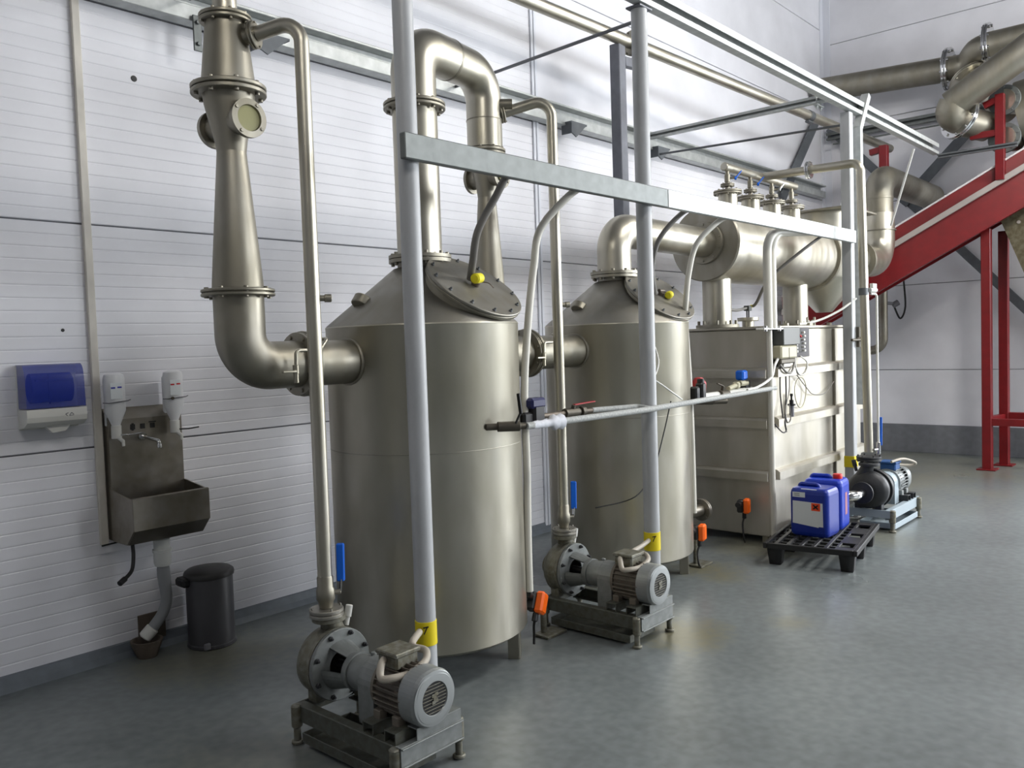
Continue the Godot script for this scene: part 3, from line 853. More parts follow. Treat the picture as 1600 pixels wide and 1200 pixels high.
func build_pumps() -> void:
	pump(V(2.15, 0, -2.71), 0.0, false, "nearest grey motor pump on a low frame at the foot of the nearer vessel")
	pump(V(3.92, 0, -2.80), 0.0, false, "middle grey motor pump on a low frame between the two vessels")
	var p3 := pump(V(7.54, 0, -2.43), PI / 2, true, "dark pump with blue lidded silver motor beside the black pallet")
	p3.scale = V(1.15, 1.1, 1.12)
	# suction pipe of the third pump
	var sp := thing("suction_pipe", "short shiny pipe from the ribbed box tank into the dark pump", "pipe", V(7.0, 0.335, -2.43))
	part("pipe", Shape.new().tube(bent([V(0.04, 0, 0), V(-0.18, 0, 0), V(-0.18, 0, -0.43)], 0.1), 0.042, 20), M.chrome, sp)
	part("flange", Shape.new().cyl(V(0.03, 0, 0), V(0.05, 0, 0), 0.09, 28), M.charcoal, sp)
	# cable conduits to the posts
	var c1 := smooth([V(2.085, 0.432, -2.56), V(2.045, 0.427, -2.53), V(2.02, 0.392, -2.50), V(2.05, 0.392, -2.465), V(2.12, 0.392, -2.45), V(2.205, 0.412, -2.455), V(2.262, 0.425, -2.51), V(2.262, 0.425, -2.57), V(2.27, 0.425, -2.60), V(2.31, 0.425, -2.64), V(2.40, 0.425, -2.70)])
	solo("cable_conduit", Shape.new().tube(c1, 0.015, 10), M.conduit, "pale bent cable conduit from the nearest pump motor to the first post", "conduit", Vector3.ZERO, "motor cable conduits")
	var c2 := []
	for p in c1:
		c2.append(p + V(1.77, 0.01, -0.09))
	c2 = c2.slice(0, -16)
	c2.append_array(smooth([c2[-1], V(4.08, 0.435, -2.70), V(4.17, 0.44, -2.71), V(4.255, 0.455, -2.715)], 6).slice(1))
	solo("cable_conduit", Shape.new().tube(c2, 0.014, 10), M.conduit, "pale bent cable conduit from the middle pump motor to the second post", "conduit", Vector3.ZERO, "motor cable conduits")
	solo("cable_conduit", Shape.new().tube(smooth([V(7.62, 0.52, -2.38), V(7.78, 0.53, -2.33), V(7.95, 0.48, -2.28), V(7.97, 0.45, -2.32), V(7.82, 0.47, -2.42)]), 0.012, 8), M.conduit, "pale cable conduit looping over the motor of the dark pump", "conduit", Vector3.ZERO, "motor cable conduits")

# ---------------------------------------------------------------- steel frame round the plant
func c_rail(s: Shape, a: Vector3, b: Vector3, h: float, d: float, out: Vector3) -> Shape:
	# lipped channel from a to b, open towards out; a b on the middle of its back
	var o := out.normalized()
	var up := V(0, 1, 0)
	s.bar(a, b, 0.004, h, up, 0.001)
	s.bar(a + up * (h / 2 - 0.002) + o * d / 2, b + up * (h / 2 - 0.002) + o * d / 2, d, 0.004, up, 0.001)
	s.bar(a - up * (h / 2 - 0.002) + o * d / 2, b - up * (h / 2 - 0.002) + o * d / 2, d, 0.004, up, 0.001)
	s.bar(a + up * (h / 2 - h * 0.19) + o * d, b + up * (h / 2 - h * 0.19) + o * d, 0.004, h * 0.38, up, 0.001)
	s.bar(a - up * (h / 2 - h * 0.14) + o * d, b - up * (h / 2 - h * 0.14) + o * d, 0.004, h * 0.28, up, 0.001)
	return s

func yellow_band(p: Vector3, y0: float, y1: float, r: float, parent: Node3D, square := false) -> void:
	var s := Shape.new()
	if square:
		s.box(V(0, (y0 + y1) / 2, 0), V(r * 2 + 0.006, y1 - y0, r * 2 + 0.006), 0.002)
	else:
		s.cyl(V(0, y0, 0), V(0, y1, 0), r + 0.003, 32, 0.001)
	var b := part("warning_band", s, M.yellow, parent, "yellow band round the post")
	var a := Shape.new()
	var f := V(-0.68, 0, 0.73)
	var rt := V(0.73, 0, 0.68)
	var c := f * (r + 0.0035) + V(0, lerpf(y0, y1, 0.68), 0)
	a.bar(c - rt * 0.012 + V(0, 0.012, 0), c + rt * 0.012 + V(0, 0.016, 0), 0.0015, 0.006, V(0, 1, 0), 0.0002)
	a.bar(c - rt * 0.009 - V(0, 0.016, 0), c + rt * 0.006 + V(0, 0.014, 0), 0.0015, 0.005, V(0, 1, 0), 0.0002)
	if not square:
		part("printed_arrow", a, M.black, b)

func build_frame() -> void:
	var Z := -2.72
	var tops := [4.0, 3.575]
	var xs := [2.457, 4.30]
	var labs := ["round grey steel post rising beside the nearest pump in front of the nearer vessel", "round grey steel post beside the middle pump in front of the farther vessel"]
	for i in 2:
		var t := thing("steel_post", labs[i], "post", V(xs[i], 0, Z), 0.0, "front posts of the frame")
		part("tube", Shape.new().cyl(V(0, 0.008, 0), V(0, tops[i], 0), 0.0445 if i == 0 else 0.047, 32), M.post_paint, t)
		part("foot_plate", Shape.new().box(V(0, 0.005, 0), V(0.14, 0.01, 0.14)), M.post_paint, t)
		yellow_band(V(xs[i], 0, Z), 0.355 if i == 0 else 0.39, 0.46 if i == 0 else 0.50, 0.0445 if i == 0 else 0.047, t)
		if i == 1:
			part("head_plate", Shape.new().box(V(0, 3.572, 0), V(0.13, 0.012, 0.10)), M.post_dark, t)
	var t3 := thing("steel_post", "square grey steel post in front of the ribbed box tank's right end", "post", V(7.61, 0, Z), 0.0, "front posts of the frame")
	part("tube", Shape.new().box(V(0, 1.79, 0), V(0.085, 3.57, 0.085), 0.006), M.post_paint, t3)
	part("foot_plate", Shape.new().box(V(0, 0.005, 0), V(0.16, 0.01, 0.16)), M.post_paint, t3)
	yellow_band(V(7.61, 0, Z), 0.455, 0.555, 0.0425, t3, true)
	# bent strut that carries the rail at the third post
	var bs := Shape.new()
	for k in 1:
		bs.bar(V(7.80, 1.0, Z + 0.03), V(7.80, 3.47, Z + 0.03), 0.07, 0.06, V(1, 0, 0))
		bs.bar(V(7.80, 3.46, Z + 0.03), V(7.97, 3.78, Z + 0.05), 0.07, 0.06, V(1, 0, 0))
	solo("bent_strut", bs, M.galvanised_bright, "bright galvanised upright with a kinked top holding the rail beside the square post", "strut")
	# long box beam
	var b := thing("box_beam", "long galvanised flat beam across the front of both vessels at chest-over-head height", "beam", V(0, 0, -2.656))
	part("beam_length", Shape.new().box(V(3.405, 2.484, 0), V(2.07, 0.108, 0.036), 0.004), M.galvanised, b, "left length of the beam, light falloff painted as darker grey")  # darker grey stands in for light falling off to the left
	part("beam_length", Shape.new().box(V(6.012, 2.484, 0), V(3.136, 0.108, 0.036), 0.004), M.galvanised_bright, b, "right length of the beam, light painted as brighter grey")
	# upper rail in front
	var r := c_rail(Shape.new(), V(2.2, 3.642, Z), V(10.25, 3.642, Z), 0.118, 0.06, V(0, 0, 1))
	solo("channel_rail", r, M.galvanised_bright, "bright galvanised channel rail running along the top of the front posts", "rail")
	var r2 := c_rail(Shape.new(), V(10.25, 3.56, Z + 0.05), V(10.25, 3.56, -1.9), 0.05, 0.03, V(-1, 0, 0))
	solo("end_rail", r2, M.rod, "short grey rail from the end of the bright channel to the red upright", "rail")
	# rail on the ribbed wall
	var w := Shape.new()
	w.bar(V(-1.0, 3.585, -4.60), V(11.9, 3.585, -4.60), 0.10, 0.088, V(0, 1, 0), 0.004)
	w.bar(V(-1.0, 3.66, -4.635), V(11.9, 3.66, -4.635), 0.03, 0.066, V(0, 1, 0), 0.002)
	w.bar(V(-1.0, 3.703, -4.60), V(11.9, 3.703, -4.60), 0.12, 0.02, V(0, 1, 0), 0.004)
	solo("wall_rail", w, M.galvanised_bright, "galvanised rail fixed along the ribbed wall behind the vessels", "rail")
	# brackets under it
	var bl := ["dark triangular bracket under the wall rail left of the nearest riser", "dark triangular bracket under the wall rail behind the second riser", "dark triangular bracket under the wall rail where the lower tie rod ends"]
	var bx := [2.98, 6.06, 7.48]
	for i in 3:
		var br := Shape.new().prism(PackedVector2Array([Vector2(-0.09, 0.07), Vector2(0.14, 0.07), Vector2(-0.02, -0.06), Vector2(-0.09, -0.03)]), 0.012, Transform3D(Basis(), V(0, 0, 0.1)))
		br.box(V(0.02, 0.062, 0.05), V(0.24, 0.012, 0.12), 0.002)
		br.bar(V(-0.085, 0.06, 0.05), V(-0.085, -0.035, 0.05), 0.10, 0.012, V(1, 0, 0), 0.002)
		solo("rail_bracket", br, M.brace_paint, bl[i], "bracket", V(bx[i], 3.50, -4.60), "brackets under the wall rail")
	var pl := Shape.new().box(V(0, 0, 0), V(0.05, 0.2, 0.012)).cyl(V(0, -0.06, 0), V(0, -0.06, 0.02), 0.012, 8).cyl(V(0, 0.06, 0), V(0, 0.06, 0.02), 0.012, 8)
	solo("rail_plate", pl, M.galvanised, "small bolted plate on the wall rail beside the top of the free standing ejector", "plate", V(2.53, 3.47, -4.535))
	# cross rail and tie rods
	var cr := c_rail(Shape.new(), V(7.29, 3.645, -4.54), V(7.29, 3.645, Z - 0.005), 0.062, 0.04, V(-1, 0, 0))
	solo("cross_rail", cr, M.galvanised_bright, "slim galvanised cross rail from the wall rail out to the front channel", "rail")
	for p in [[V(2.50, 3.66, -4.55), V(2.46, 3.66, Z), "thin tie rod at the top left, behind the free standing ejector"], [V(4.62, 3.60, -4.55), V(4.30, 3.51, Z), "thin tie rod from the wall to the top of the second post"], [V(7.42, 3.49, -4.50), V(7.60, 3.47, Z), "thin tie rod from a wall bracket to the square post"]]:
		solo("tie_rod", Shape.new().cyl(p[0], p[1], 0.011, 12), M.rod, p[2], "rod", Vector3.ZERO, "tie rods of the frame")
	var clamp := Shape.new()
	for s: float in [-1.0, 1.0]:
		clamp.cyl(V(s * 0.045, -0.09, 0), V(s * 0.045, 0.10, 0), 0.006, 8)
		clamp.cyl(V(s * 0.045, 0.07, 0), V(s * 0.045, 0.085, 0), 0.014, 6)
		clamp.cyl(V(s * 0.045, -0.075, 0), V(s * 0.045, -0.06, 0), 0.014, 6)
	clamp.box(V(0, 0.062, 0), V(0.15, 0.008, 0.04)).box(V(0, -0.052, 0), V(0.15, 0.008, 0.04))
	solo("rail_clamp", clamp, M.galvanised_bright, "small bolted clamp where the cross rail meets the front channel", "clamp", V(7.27, 3.645, -2.83))
	# square support post behind the farther vessel, with the high pipe
	var sp := thing("support_post", "tall square dark grey post behind the farther vessel carrying the high pipe", "post", V(6.13, 0, -4.10))
	part("tube", Shape.new().box(V(0, 2.08, 0), V(0.10, 4.15, 0.10), 0.006), M.post_dark, sp)
	part("arm", Shape.new().bar(V(0.05, 4.02, 0.02), V(0.40, 4.05, 0.02), 0.06, 0.08).bar(V(0.40, 4.0, 0.02), V(0.40, 4.2, 0.02), 0.06, 0.012, V(1, 0, 0)), M.post_dark, sp)
	var a := V(3.0, 4.305, -4.33)
	var c := V(11.55, 4.0, -3.58)
	var hp := thing("high_pipe", "long stainless pipe high up, sloping away above the vessels", "pipe")
	part("pipe", Shape.new().tube([a, c], 0.052, 24), M.stainless, hp)
	var fa := a.lerp(c, (6.27 - a.x) / (c.x - a.x))
	part("flange", Shape.new().flange(fa, c - a, 0.105, 0.02, 8), M.stainless_dull, hp)
	var cl := a.lerp(c, 0.75)
	part("pipe_clip", Shape.new().cyl(cl - V(0.05, 0, 0), cl + V(0.05, 0, 0), 0.058, 20).box(cl - V(0, 0.07, 0), V(0.14, 0.02, 0.05)), M.rod, hp)
	# braces at the far corner
	solo("corner_brace", Shape.new().bar(V(10.62, 3.42, -4.62), V(11.78, 4.60, -4.62), 0.02, 0.16, V(-0.7, 0.7, 0)), M.brace_paint, "grey green slanting brace on the ribbed wall near the far corner", "brace")
	solo("wall_brace", Shape.new().bar(V(12.13, 1.35, -1.7), V(12.13, 4.55, -4.58), 0.03, 0.11, V(0, 0.67, 0.74)), M.brace_paint, "long slate grey brace on the far wall passing down behind the red conveyor", "brace", Vector3.ZERO, "braces on the far wall")
	solo("wall_brace", Shape.new().bar(V(12.10, 3.35, -3.60), V(12.10, 4.36, -2.60), 0.03, 0.13, V(0, 0.7, -0.7)), M.brace_paint, "short slate grey brace on the far wall rising to the right above the red conveyor", "brace", Vector3.ZERO, "braces on the far wall")

# ---------------------------------------------------------------- ribbed box tank and condenser
func build_box_tank() -> void:
	var x0 := 6.27
	var x1 := 8.27
	var z0 := -3.95
	var z1 := -2.86
	var t := thing("box_tank", "large rectangular stainless tank with welded ribs under the horizontal condenser", "tank", V(x0, 0, z1))
	var w := x1 - x0
	var d := z1 - z0
	part("body", Shape.new().box(V(w / 2, 0.88, -d / 2), V(w, 1.64, d), 0.006), M.sheet, t)
	part("top_plate", Shape.new().box(V(w / 2, 1.713, -d / 2 - 0.0), V(w + 0.03, 0.022, d + 0.03), 0.004), M.sheet, t)
	for h in [0.553, 0.968, 1.362]:
		var r := Shape.new()
		# folded rib: flat with a sloped upper face
		var poly := PackedVector2Array([Vector2(0, -0.040), Vector2(0.05, -0.040), Vector2(0.05, 0.020), Vector2(0.030, 0.036), Vector2(0, 0.042)])
		r.prism(poly, w - 0.05, Transform3D(Basis(V(0, 0, 1), V(0, 1, 0), V(-1, 0, 0)), V(w, h, 0)))
		part("rib", r, M.sheet, t)
		var e := Shape.new()
		e.prism(poly, d - 0.02, Transform3D(Basis(V(-1, 0, 0), V(0, 1, 0), V(0, 0, -1)), V(0, h - 0.005, -0.01)))
		part("rib", e, M.sheet, t)
	part("upright_strip", Shape.new().box(V(1.315, 0.88, 0.006), V(0.02, 1.62, 0.03), 0.002), M.stainless_dull, t)
	part("corner_post", Shape.new().box(V(-0.012, 0.86, 0.0), V(0.035, 1.70, 0.02), 0.004), M.sheet, t)
	for q in [Vector2(0.05, -0.05), Vector2(w - 0.05, -0.05), Vector2(0.05, -d + 0.05), Vector2(w - 0.05, -d + 0.05)]:
		part("foot", Shape.new().box(V(q.x, 0.04, q.y), V(0.08, 0.08, 0.08)), M.stainless_dull, t)
	for k in 4:
		part("bolt", Shape.new().cyl(V(0.40 + 0.46 * k, 1.72, -0.03), V(0.40 + 0.46 * k, 1.748, -0.03), 0.022, 6, 0.004), M.stainless, t)
	for k in 2:
		part("stud", Shape.new().cyl(V(1.05 + 0.16 * k, 1.72, -0.12), V(1.05 + 0.16 * k, 1.80, -0.12), 0.011, 8), M.stainless, t)
	# inspection flange with instrument
	var ins := thing("level_probe", "small flanged probe head with a yellow gland on the box tank's top", "instrument", V(6.83, 1.724, -3.30))
	part("stub", Shape.new().lathe([Vector2(0.05, 0), Vector2(0.05, 0.055), Vector2(0.085, 0.055), Vector2(0.09, 0.06), Vector2(0.09, 0.085), Vector2(0.0, 0.085)], 28), M.stainless, ins)
	part("head", Shape.new().box(V(0, 0.165, 0), V(0.055, 0.045, 0.05)).cyl(V(-0.018, 0.08, 0), V(-0.018, 0.15, 0), 0.007, 8).cyl(V(0.018, 0.08, 0), V(0.018, 0.15, 0), 0.007, 8), M.panel_grey, ins)
	part("gland", Shape.new().cyl(V(0.025, 0.165, 0), V(0.075, 0.185, 0), 0.014, 12), M.yellow_cap, ins, "yellow cable gland")
	solo("probe_tube", Shape.new().tube(smooth([V(6.55, 1.875, -3.32), V(6.66, 1.872, -3.31), V(6.80, 1.89, -3.30)], 6), 0.012, 10), M.grey_hose, "short grey tube into the probe head on the box tank", "tube")
	# condenser
	var c := thing("condenser", "horizontal stainless cylinder standing on two short legs on top of the ribbed box tank", "condenser", V(0, 0, -3.38))
	var fx := Transform3D(Basis(V(0, 1, 0), V(1, 0, 0), V(0, 0, -1)), V(0, 2.41, 0))  # lathe y -> x
	var shell := part("shell", Shape.new().lathe([Vector2(0.0, 6.245), Vector2(0.295, 6.245), Vector2(0.305, 6.255), Vector2(0.305, 8.36), Vector2(0.2, 8.36)], 72, fx), M.stainless, c)
	part("end_plate", Shape.new().lathe([Vector2(0.0, 6.238), Vector2(0.296, 6.238), Vector2(0.300, 6.243)], 64, fx), M.stainless_dull, shell, "dull flat end plate")
	part("girth_flange", Shape.new().lathe([Vector2(0.29, 8.33), Vector2(0.335, 8.33), Vector2(0.335, 8.37), Vector2(0.29, 8.37)], 64, fx), M.stainless_dull, shell)
	for x in [6.43, 8.02]:
		var lg := part("leg", Shape.new().cyl(V(x, 1.735, 0), V(x, 2.18, 0), 0.117, 40), M.stainless, c)
		part("foot_flange", Shape.new().cyl(V(x, 1.725, 0), V(x, 1.752, 0), 0.175, 40).bolts(V(x, 1.76, 0), V(0, 1, 0), 0.15, 8, 0.012, 0.025, 0.3), M.stainless_dull, lg)
	for x in [6.66, 7.09, 7.53, 7.97]:
		var nz := part("top_nozzle", Shape.new().tube([V(x, 2.68, 0), V(x, 2.86, 0)], 0.08, 28), M.stainless, c)
		part("nozzle_flange", Shape.new().flange(V(x, 2.868, 0), V(0, 1, 0), 0.118, 0.016, 8), M.stainless_dull, nz)
	# outlet chamber
	var ch := Shape.new()
	ch.lathe([Vector2(0.0, 1.87), Vector2(0.08, 1.87), Vector2(0.37, 2.20), Vector2(0.375, 2.22), Vector2(0.375, 2.86), Vector2(0.0, 2.86)], 56, Transform3D(Basis(), V(8.74, 0, 0)))
	var chm := part("outlet_chamber", ch, M.stainless, c)
	part("chamber_lid", Shape.new().box(V(8.74, 2.87, 0), V(0.86, 0.02, 0.80), 0.003), M.stainless_dull, chm)
	part("lid_clip", Shape.new().box(V(8.42, 2.90, 0.33), V(0.07, 0.03, 0.03)).box(V(8.95, 2.90, 0.36), V(0.07, 0.03, 0.03)), M.chrome, chm)
	part("outlet_stub", Shape.new().tube([V(9.0, 2.41, 0.05), V(9.55, 2.44, 0.08)], 0.15, 36).cyl(V(9.50, 2.438, 0.078), V(9.53, 2.439, 0.08), 0.21, 40), M.stainless_dull, chm)
	# spray manifold with four valves
	var m := thing("spray_manifold", "small stainless manifold with four blue levered valves over the condenser nozzles", "pipe manifold", V(0, 0, -3.38))
	part("header", Shape.new().cyl(V(6.60, 3.08, 0), V(8.06, 3.08, 0), 0.036, 20, 0.008), M.stainless, m)
	for i in 4:
		var x: float = [6.66, 7.09, 7.53, 7.97][i]
		var vv := Shape.new()
		vv.cyl(V(x, 2.93, 0), V(x, 3.06, 0), 0.016, 14)
		vv.cyl(V(x, 2.955, 0), V(x, 3.02, 0), 0.025, 8)
		vv.cyl(V(x, 2.99, 0), V(x + 0.03, 2.99, 0.05), 0.010, 8)
		vv.tube([V(x, 2.86, 0), V(x, 2.93, 0)], 0.02, 16)
		vv.flange(V(x, 2.93, 0), V(0, 1, 0), 0.058, 0.013, 4)
		var v := part("valve", vv, M.stainless_dull, m)
		if i < 3:
			part("lever", Shape.new().bar(V(x + 0.035, 2.985, 0.055), V(x + 0.11, 3.055, 0.075), 0.018, 0.006).cyl(V(x + 0.03, 2.985, 0.05), V(x + 0.04, 2.985, 0.065), 0.014, 8), M.chrome if i == 2 else M.blue_lever, v)
	# down pipe of the third pump
	var r3 := thing("down_pipe", "stainless pipe from the spray manifold down beside the square post to the dark pump", "pipe")
	part("pipe", Shape.new().tube(bent([V(7.32, 3.08, -3.36), V(7.30, 3.065, -2.50), V(7.30, 0.64, -2.46)], 0.075, 10), 0.036, 22), M.stainless, r3)
	part("flange", Shape.new().flange(V(7.31, 3.072, -2.94), V(0.02, 0.01, 1), 0.075, 0.016, 4), M.chrome, r3)
	part("foot_flange", Shape.new().flange(V(7.30, 0.585, -2.46), V(0, 1, 0), 0.10, 0.02, 6), M.charcoal, r3)
	part("clamp", Shape.new().box(V(7.34, 2.0, -2.47), V(0.14, 0.02, 0.03)).cyl(V(7.30, 1.96, -2.485), V(7.30, 2.02, -2.485), 0.041, 16), M.rod, r3)
	# thin sampling line beside it
	var tl := thing("sampling_line", "thin white tube hanging beside the down pipe, with a blue levered cock at its foot", "pipe")
	part("tube", Shape.new().tube(bent([V(7.33, 1.97, -2.44), V(7.42, 1.97, -2.42), V(7.36, 0.62, -2.40)], 0.03), 0.010, 10), M.white_plastic, tl)
	part("head_valve", Shape.new().cyl(V(7.31, 2.0, -2.44), V(7.40, 2.0, -2.42), 0.02, 10).box(V(7.37, 2.035, -2.43), V(0.09, 0.04, 0.03)), M.white_plastic, tl)
	part("cock", Shape.new().cyl(V(7.36, 0.62, -2.40), V(7.36, 0.72, -2.40), 0.018, 8).cyl(V(7.30, 0.66, -2.42), V(7.36, 0.66, -2.40), 0.012, 8), M.chrome, tl)
	part("lever", Shape.new().bar(V(7.39, 0.69, -2.39), V(7.385, 0.93, -2.385), 0.022, 0.008, V(1, 0, 0.3)), M.blue_lever, tl, "blue lever")
	solo("gauge_valve", Shape.new().cyl(V(7.66, 1.70, -2.66), V(7.66, 1.52, -2.66), 0.018, 10).cyl(V(7.50, 1.585, -2.66), V(7.66, 1.585, -2.64), 0.012, 10).cyl(V(7.65, 1.59, -2.67), V(7.69, 1.59, -2.62), 0.022, 8), M.brass_dirty, "small dark valve with a long spindle clamped to the square post", "valve")
	# exhaust duct
	var du := thing("exhaust_duct", "wide stainless duct rising in a bend from behind the condenser and turning towards the conveyor", "duct")
	part("lower_bend", Shape.new().tube(bent([V(9.50, 2.44, -3.30), V(10.16, 2.44, -3.28), V(10.16, 3.0, -3.28)], 0.36, 14), 0.168, 40), M.stainless, du)
	part("riser", Shape.new().tube(bent([V(10.16, 2.78, -3.28), V(10.16, 3.42, -3.28), V(12.08, 3.39, -3.23)], 0.24, 14), 0.155, 40), M.stainless_dull, du)
	for y in [2.80, 3.0, 3.16]:
		part("band", Shape.new().cyl(V(10.16, y, -3.28), V(10.16, y + (0.012 if y < 2.9 else 0.03), -3.28), 0.185 if y < 2.9 else 0.16, 40, 0.002), M.stainless_dull, du)
	solo("duct_stay", Shape.new().bar(V(9.55, 3.55, -2.72), V(9.95, 2.83, -3.08), 0.03, 0.02, V(0, 0, 1)), M.white_plastic, "slim white stay from the channel rail down to the duct flange", "stay")

# ---------------------------------------------------------------- water line, valves, hoses, cables
func build_lines() -> void:
	var w := thing("water_line", "chalky white pipe across both vessels at waist height, joined from two lengths", "pipe")
	part("pipe", Shape.new().tube(bent([V(3.12, 1.247, -2.675), V(4.2, 1.243, -2.655), V(6.24, 1.243, -2.80)], 0.3), 0.0175, 14), M.lime_pipe, w)
	var bv := part("ball_valve", Shape.new().cyl(V(2.955, 1.253, -2.79), V(3.02, 1.252, -2.745), 0.017, 12).cyl(V(3.0, 1.252, -2.755), V(3.09, 1.25, -2.69), 0.025, 8).cyl(V(3.08, 1.25, -2.70), V(3.16, 1.247, -2.672), 0.017, 10), M.brass_dirty, w)
	part("lever", Shape.new().bar(V(3.06, 1.265, -2.69), V(3.09, 1.32, -2.68), 0.012, 0.006, V(1, 0, 0)).bar(V(3.09, 1.31, -2.68), V(3.075, 1.41, -2.68), 0.018, 0.014, V(1, 0, 0), 0.004), M.black, bv, "black valve lever")
	var tp := Shape.new()
	var q := []
	var rad := []
	for i in 14:
		q.append(V(3.17 + 0.018 * i, 1.246, -2.675 + 0.0004 * i))
		rad.append(0.019 + 0.012 * pow(sin(i * 0.9), 2.0) * (1.0 if i > 8 else 0.3) + (0.012 if i > 8 and i < 13 else 0.0))
	tp.tube(q, rad, 9)
	part("tape_wrap", tp, M.tape_white, w, "lump of white sealing tape")
	# branch with actuator and red lever
	var b := thing("branch_line", "dull brown pipe branch with blue topped actuator and red levered valve between the vessels", "pipe")
	part("pipe", Shape.new().tube(bent([V(3.36, 1.262, -2.86), V(3.8, 1.262, -2.82), V(4.2, 1.258, -2.74), V(4.23, 1.245, -2.665)], 0.03), 0.014, 12), M.copper_dull, b)
	part("pipe_end", Shape.new().tube(bent([V(3.85, 1.262, -2.81), V(4.2, 1.258, -2.74), V(4.23, 1.245, -2.665)], 0.03), 0.0155, 12), M.lime_pipe, b, "chalky grey end of the branch")
	var rv := part("ball_valve", Shape.new().cyl(V(3.63, 1.262, -2.835), V(3.74, 1.262, -2.825), 0.027, 8).cyl(V(3.76, 1.262, -2.823), V(3.79, 1.262, -2.82), 0.03, 8).cyl(V(3.69, 1.27, -2.825), V(3.69, 1.305, -2.815), 0.012, 8), M.brass_dirty, b)
	part("lever", Shape.new().bar(V(3.69, 1.305, -2.815), V(3.86, 1.312, -2.80), 0.022, 0.007), M.red_lever, rv, "red valve lever")
	var ac := part("actuator", Shape.new().box(V(3.36, 1.25, -2.88), V(0.10, 0.08, 0.07), 0.01).box(V(3.42, 1.28, -2.87), V(0.09, 0.12, 0.08), 0.012), M.black_plastic, b)
	part("actuator_cap", Shape.new().box(V(3.41, 1.335, -2.865), V(0.12, 0.055, 0.08), 0.014), M.blue_act, ac, "dark blue actuator cap")
	# second group between the farther vessel and the box tank
	var g := thing("feed_line", "white pipe with black actuator and small valves between farther vessel and box tank", "pipe")
	part("pipe", Shape.new().tube([V(5.30, 1.225, -2.96), V(6.2, 1.225, -2.98)], 0.028, 14), M.white_plastic, g)
	part("stub", Shape.new().cyl(V(5.05, 1.222, -2.89), V(5.16, 1.218, -2.80), 0.016, 10).cyl(V(5.10, 1.22, -2.85), V(5.20, 1.215, -2.78), 0.023, 8).cyl(V(5.20, 1.215, -2.78), V(5.30, 1.212, -2.73), 0.02, 8), M.brass_dirty, g)
	part("actuator", Shape.new().box(V(5.33, 1.27, -2.94), V(0.06, 0.13, 0.06), 0.012).box(V(5.26, 1.25, -2.95), V(0.06, 0.12, 0.06), 0.012).cyl(V(5.33, 1.33, -2.94), V(5.33, 1.36, -2.94), 0.025, 12), M.black_plastic, g)
	part("hand_valve", Shape.new().cyl(V(5.62, 1.225, -2.95), V(5.74, 1.225, -2.95), 0.035, 8).cyl(V(5.66, 1.25, -2.95), V(5.66, 1.29, -2.94), 0.012, 8).bar(V(5.66, 1.29, -2.94), V(5.57, 1.315, -2.94), 0.016, 0.006), M.brass_dirty, g)
	part("fitting", Shape.new().cyl(V(5.78, 1.262, -2.96), V(5.96, 1.285, -2.97), 0.018, 10).box(V(5.93, 1.28, -2.97), V(0.05, 0.05, 0.05), 0.01).cyl(V(5.99, 1.29, -2.975), V(6.12, 1.285, -2.98), 0.022, 10), M.cream_box, g)
	part("red_cover", Shape.new().lathe([Vector2(0.0, -0.05), Vector2(0.05, -0.05), Vector2(0.055, 0.02), Vector2(0.03, 0.06), Vector2(0.0, 0.065)], 16, Transform3D(Basis(), V(5.50, 1.30, -3.05))), M.red_lever, g, "dull red valve cover")
	var sv := thing("solenoid", "blue topped solenoid valve beside the box tank's corner", "valve", V(6.10, 1.225, -3.0))
	part("body", Shape.new().box(V(0.02, 0.04, 0), V(0.09, 0.10, 0.07), 0.01), M.black_plastic, sv)
	part("cap", Shape.new().box(V(-0.02, 0.125, 0), V(0.085, 0.075, 0.07), 0.012), M.blue_lever, sv, "bright blue cap")
	# conduits on the box tank's corner
	for k in 2:
		var x := 6.105 + 0.078 * k
		var p := bent([V(x, 1.70, -2.785), V(x, 2.43, -2.785), V(x + 0.60, 2.475, -2.70)], 0.16, 8)
		solo("twin_conduit", Shape.new().tube(p, 0.033, 14), M.white_hose, ["left one of two pale conduits dropping from the beam to the box tank's near corner", "right one of two pale conduits dropping from the beam to the box tank's near corner"][k], "conduit", Vector3.ZERO, "conduits at the box tank's corner")
	solo("conduit_bracket", Shape.new().box(V(0, 0, 0), V(0.34, 0.014, 0.07)).cyl(V(-0.12, -0.02, 0.02), V(-0.12, 0.02, 0.02), 0.014, 8).cyl(V(0.12, -0.02, 0.02), V(0.12, 0.02, 0.02), 0.014, 8), M.chrome, "bright bolted bracket holding the twin conduits at the box tank's top corner", "bracket", V(6.16, 1.70, -2.80))
	var cc := thing("corner_conduit", "pale upright pipe down the near corner of the box tank to the floor", "pipe", V(6.17, 0, -2.80))
	part("pipe", Shape.new().cyl(V(0, 0.0, 0), V(-0.02, 1.69, 0), 0.021, 14), M.white_hose, cc)
	part("clamp", Shape.new().cyl(V(0, 0.06, 0), V(0, 0.10, 0), 0.034, 14).box(V(0.02, 0.08, -0.02), V(0.10, 0.03, 0.04)), M.brass_dirty, cc)
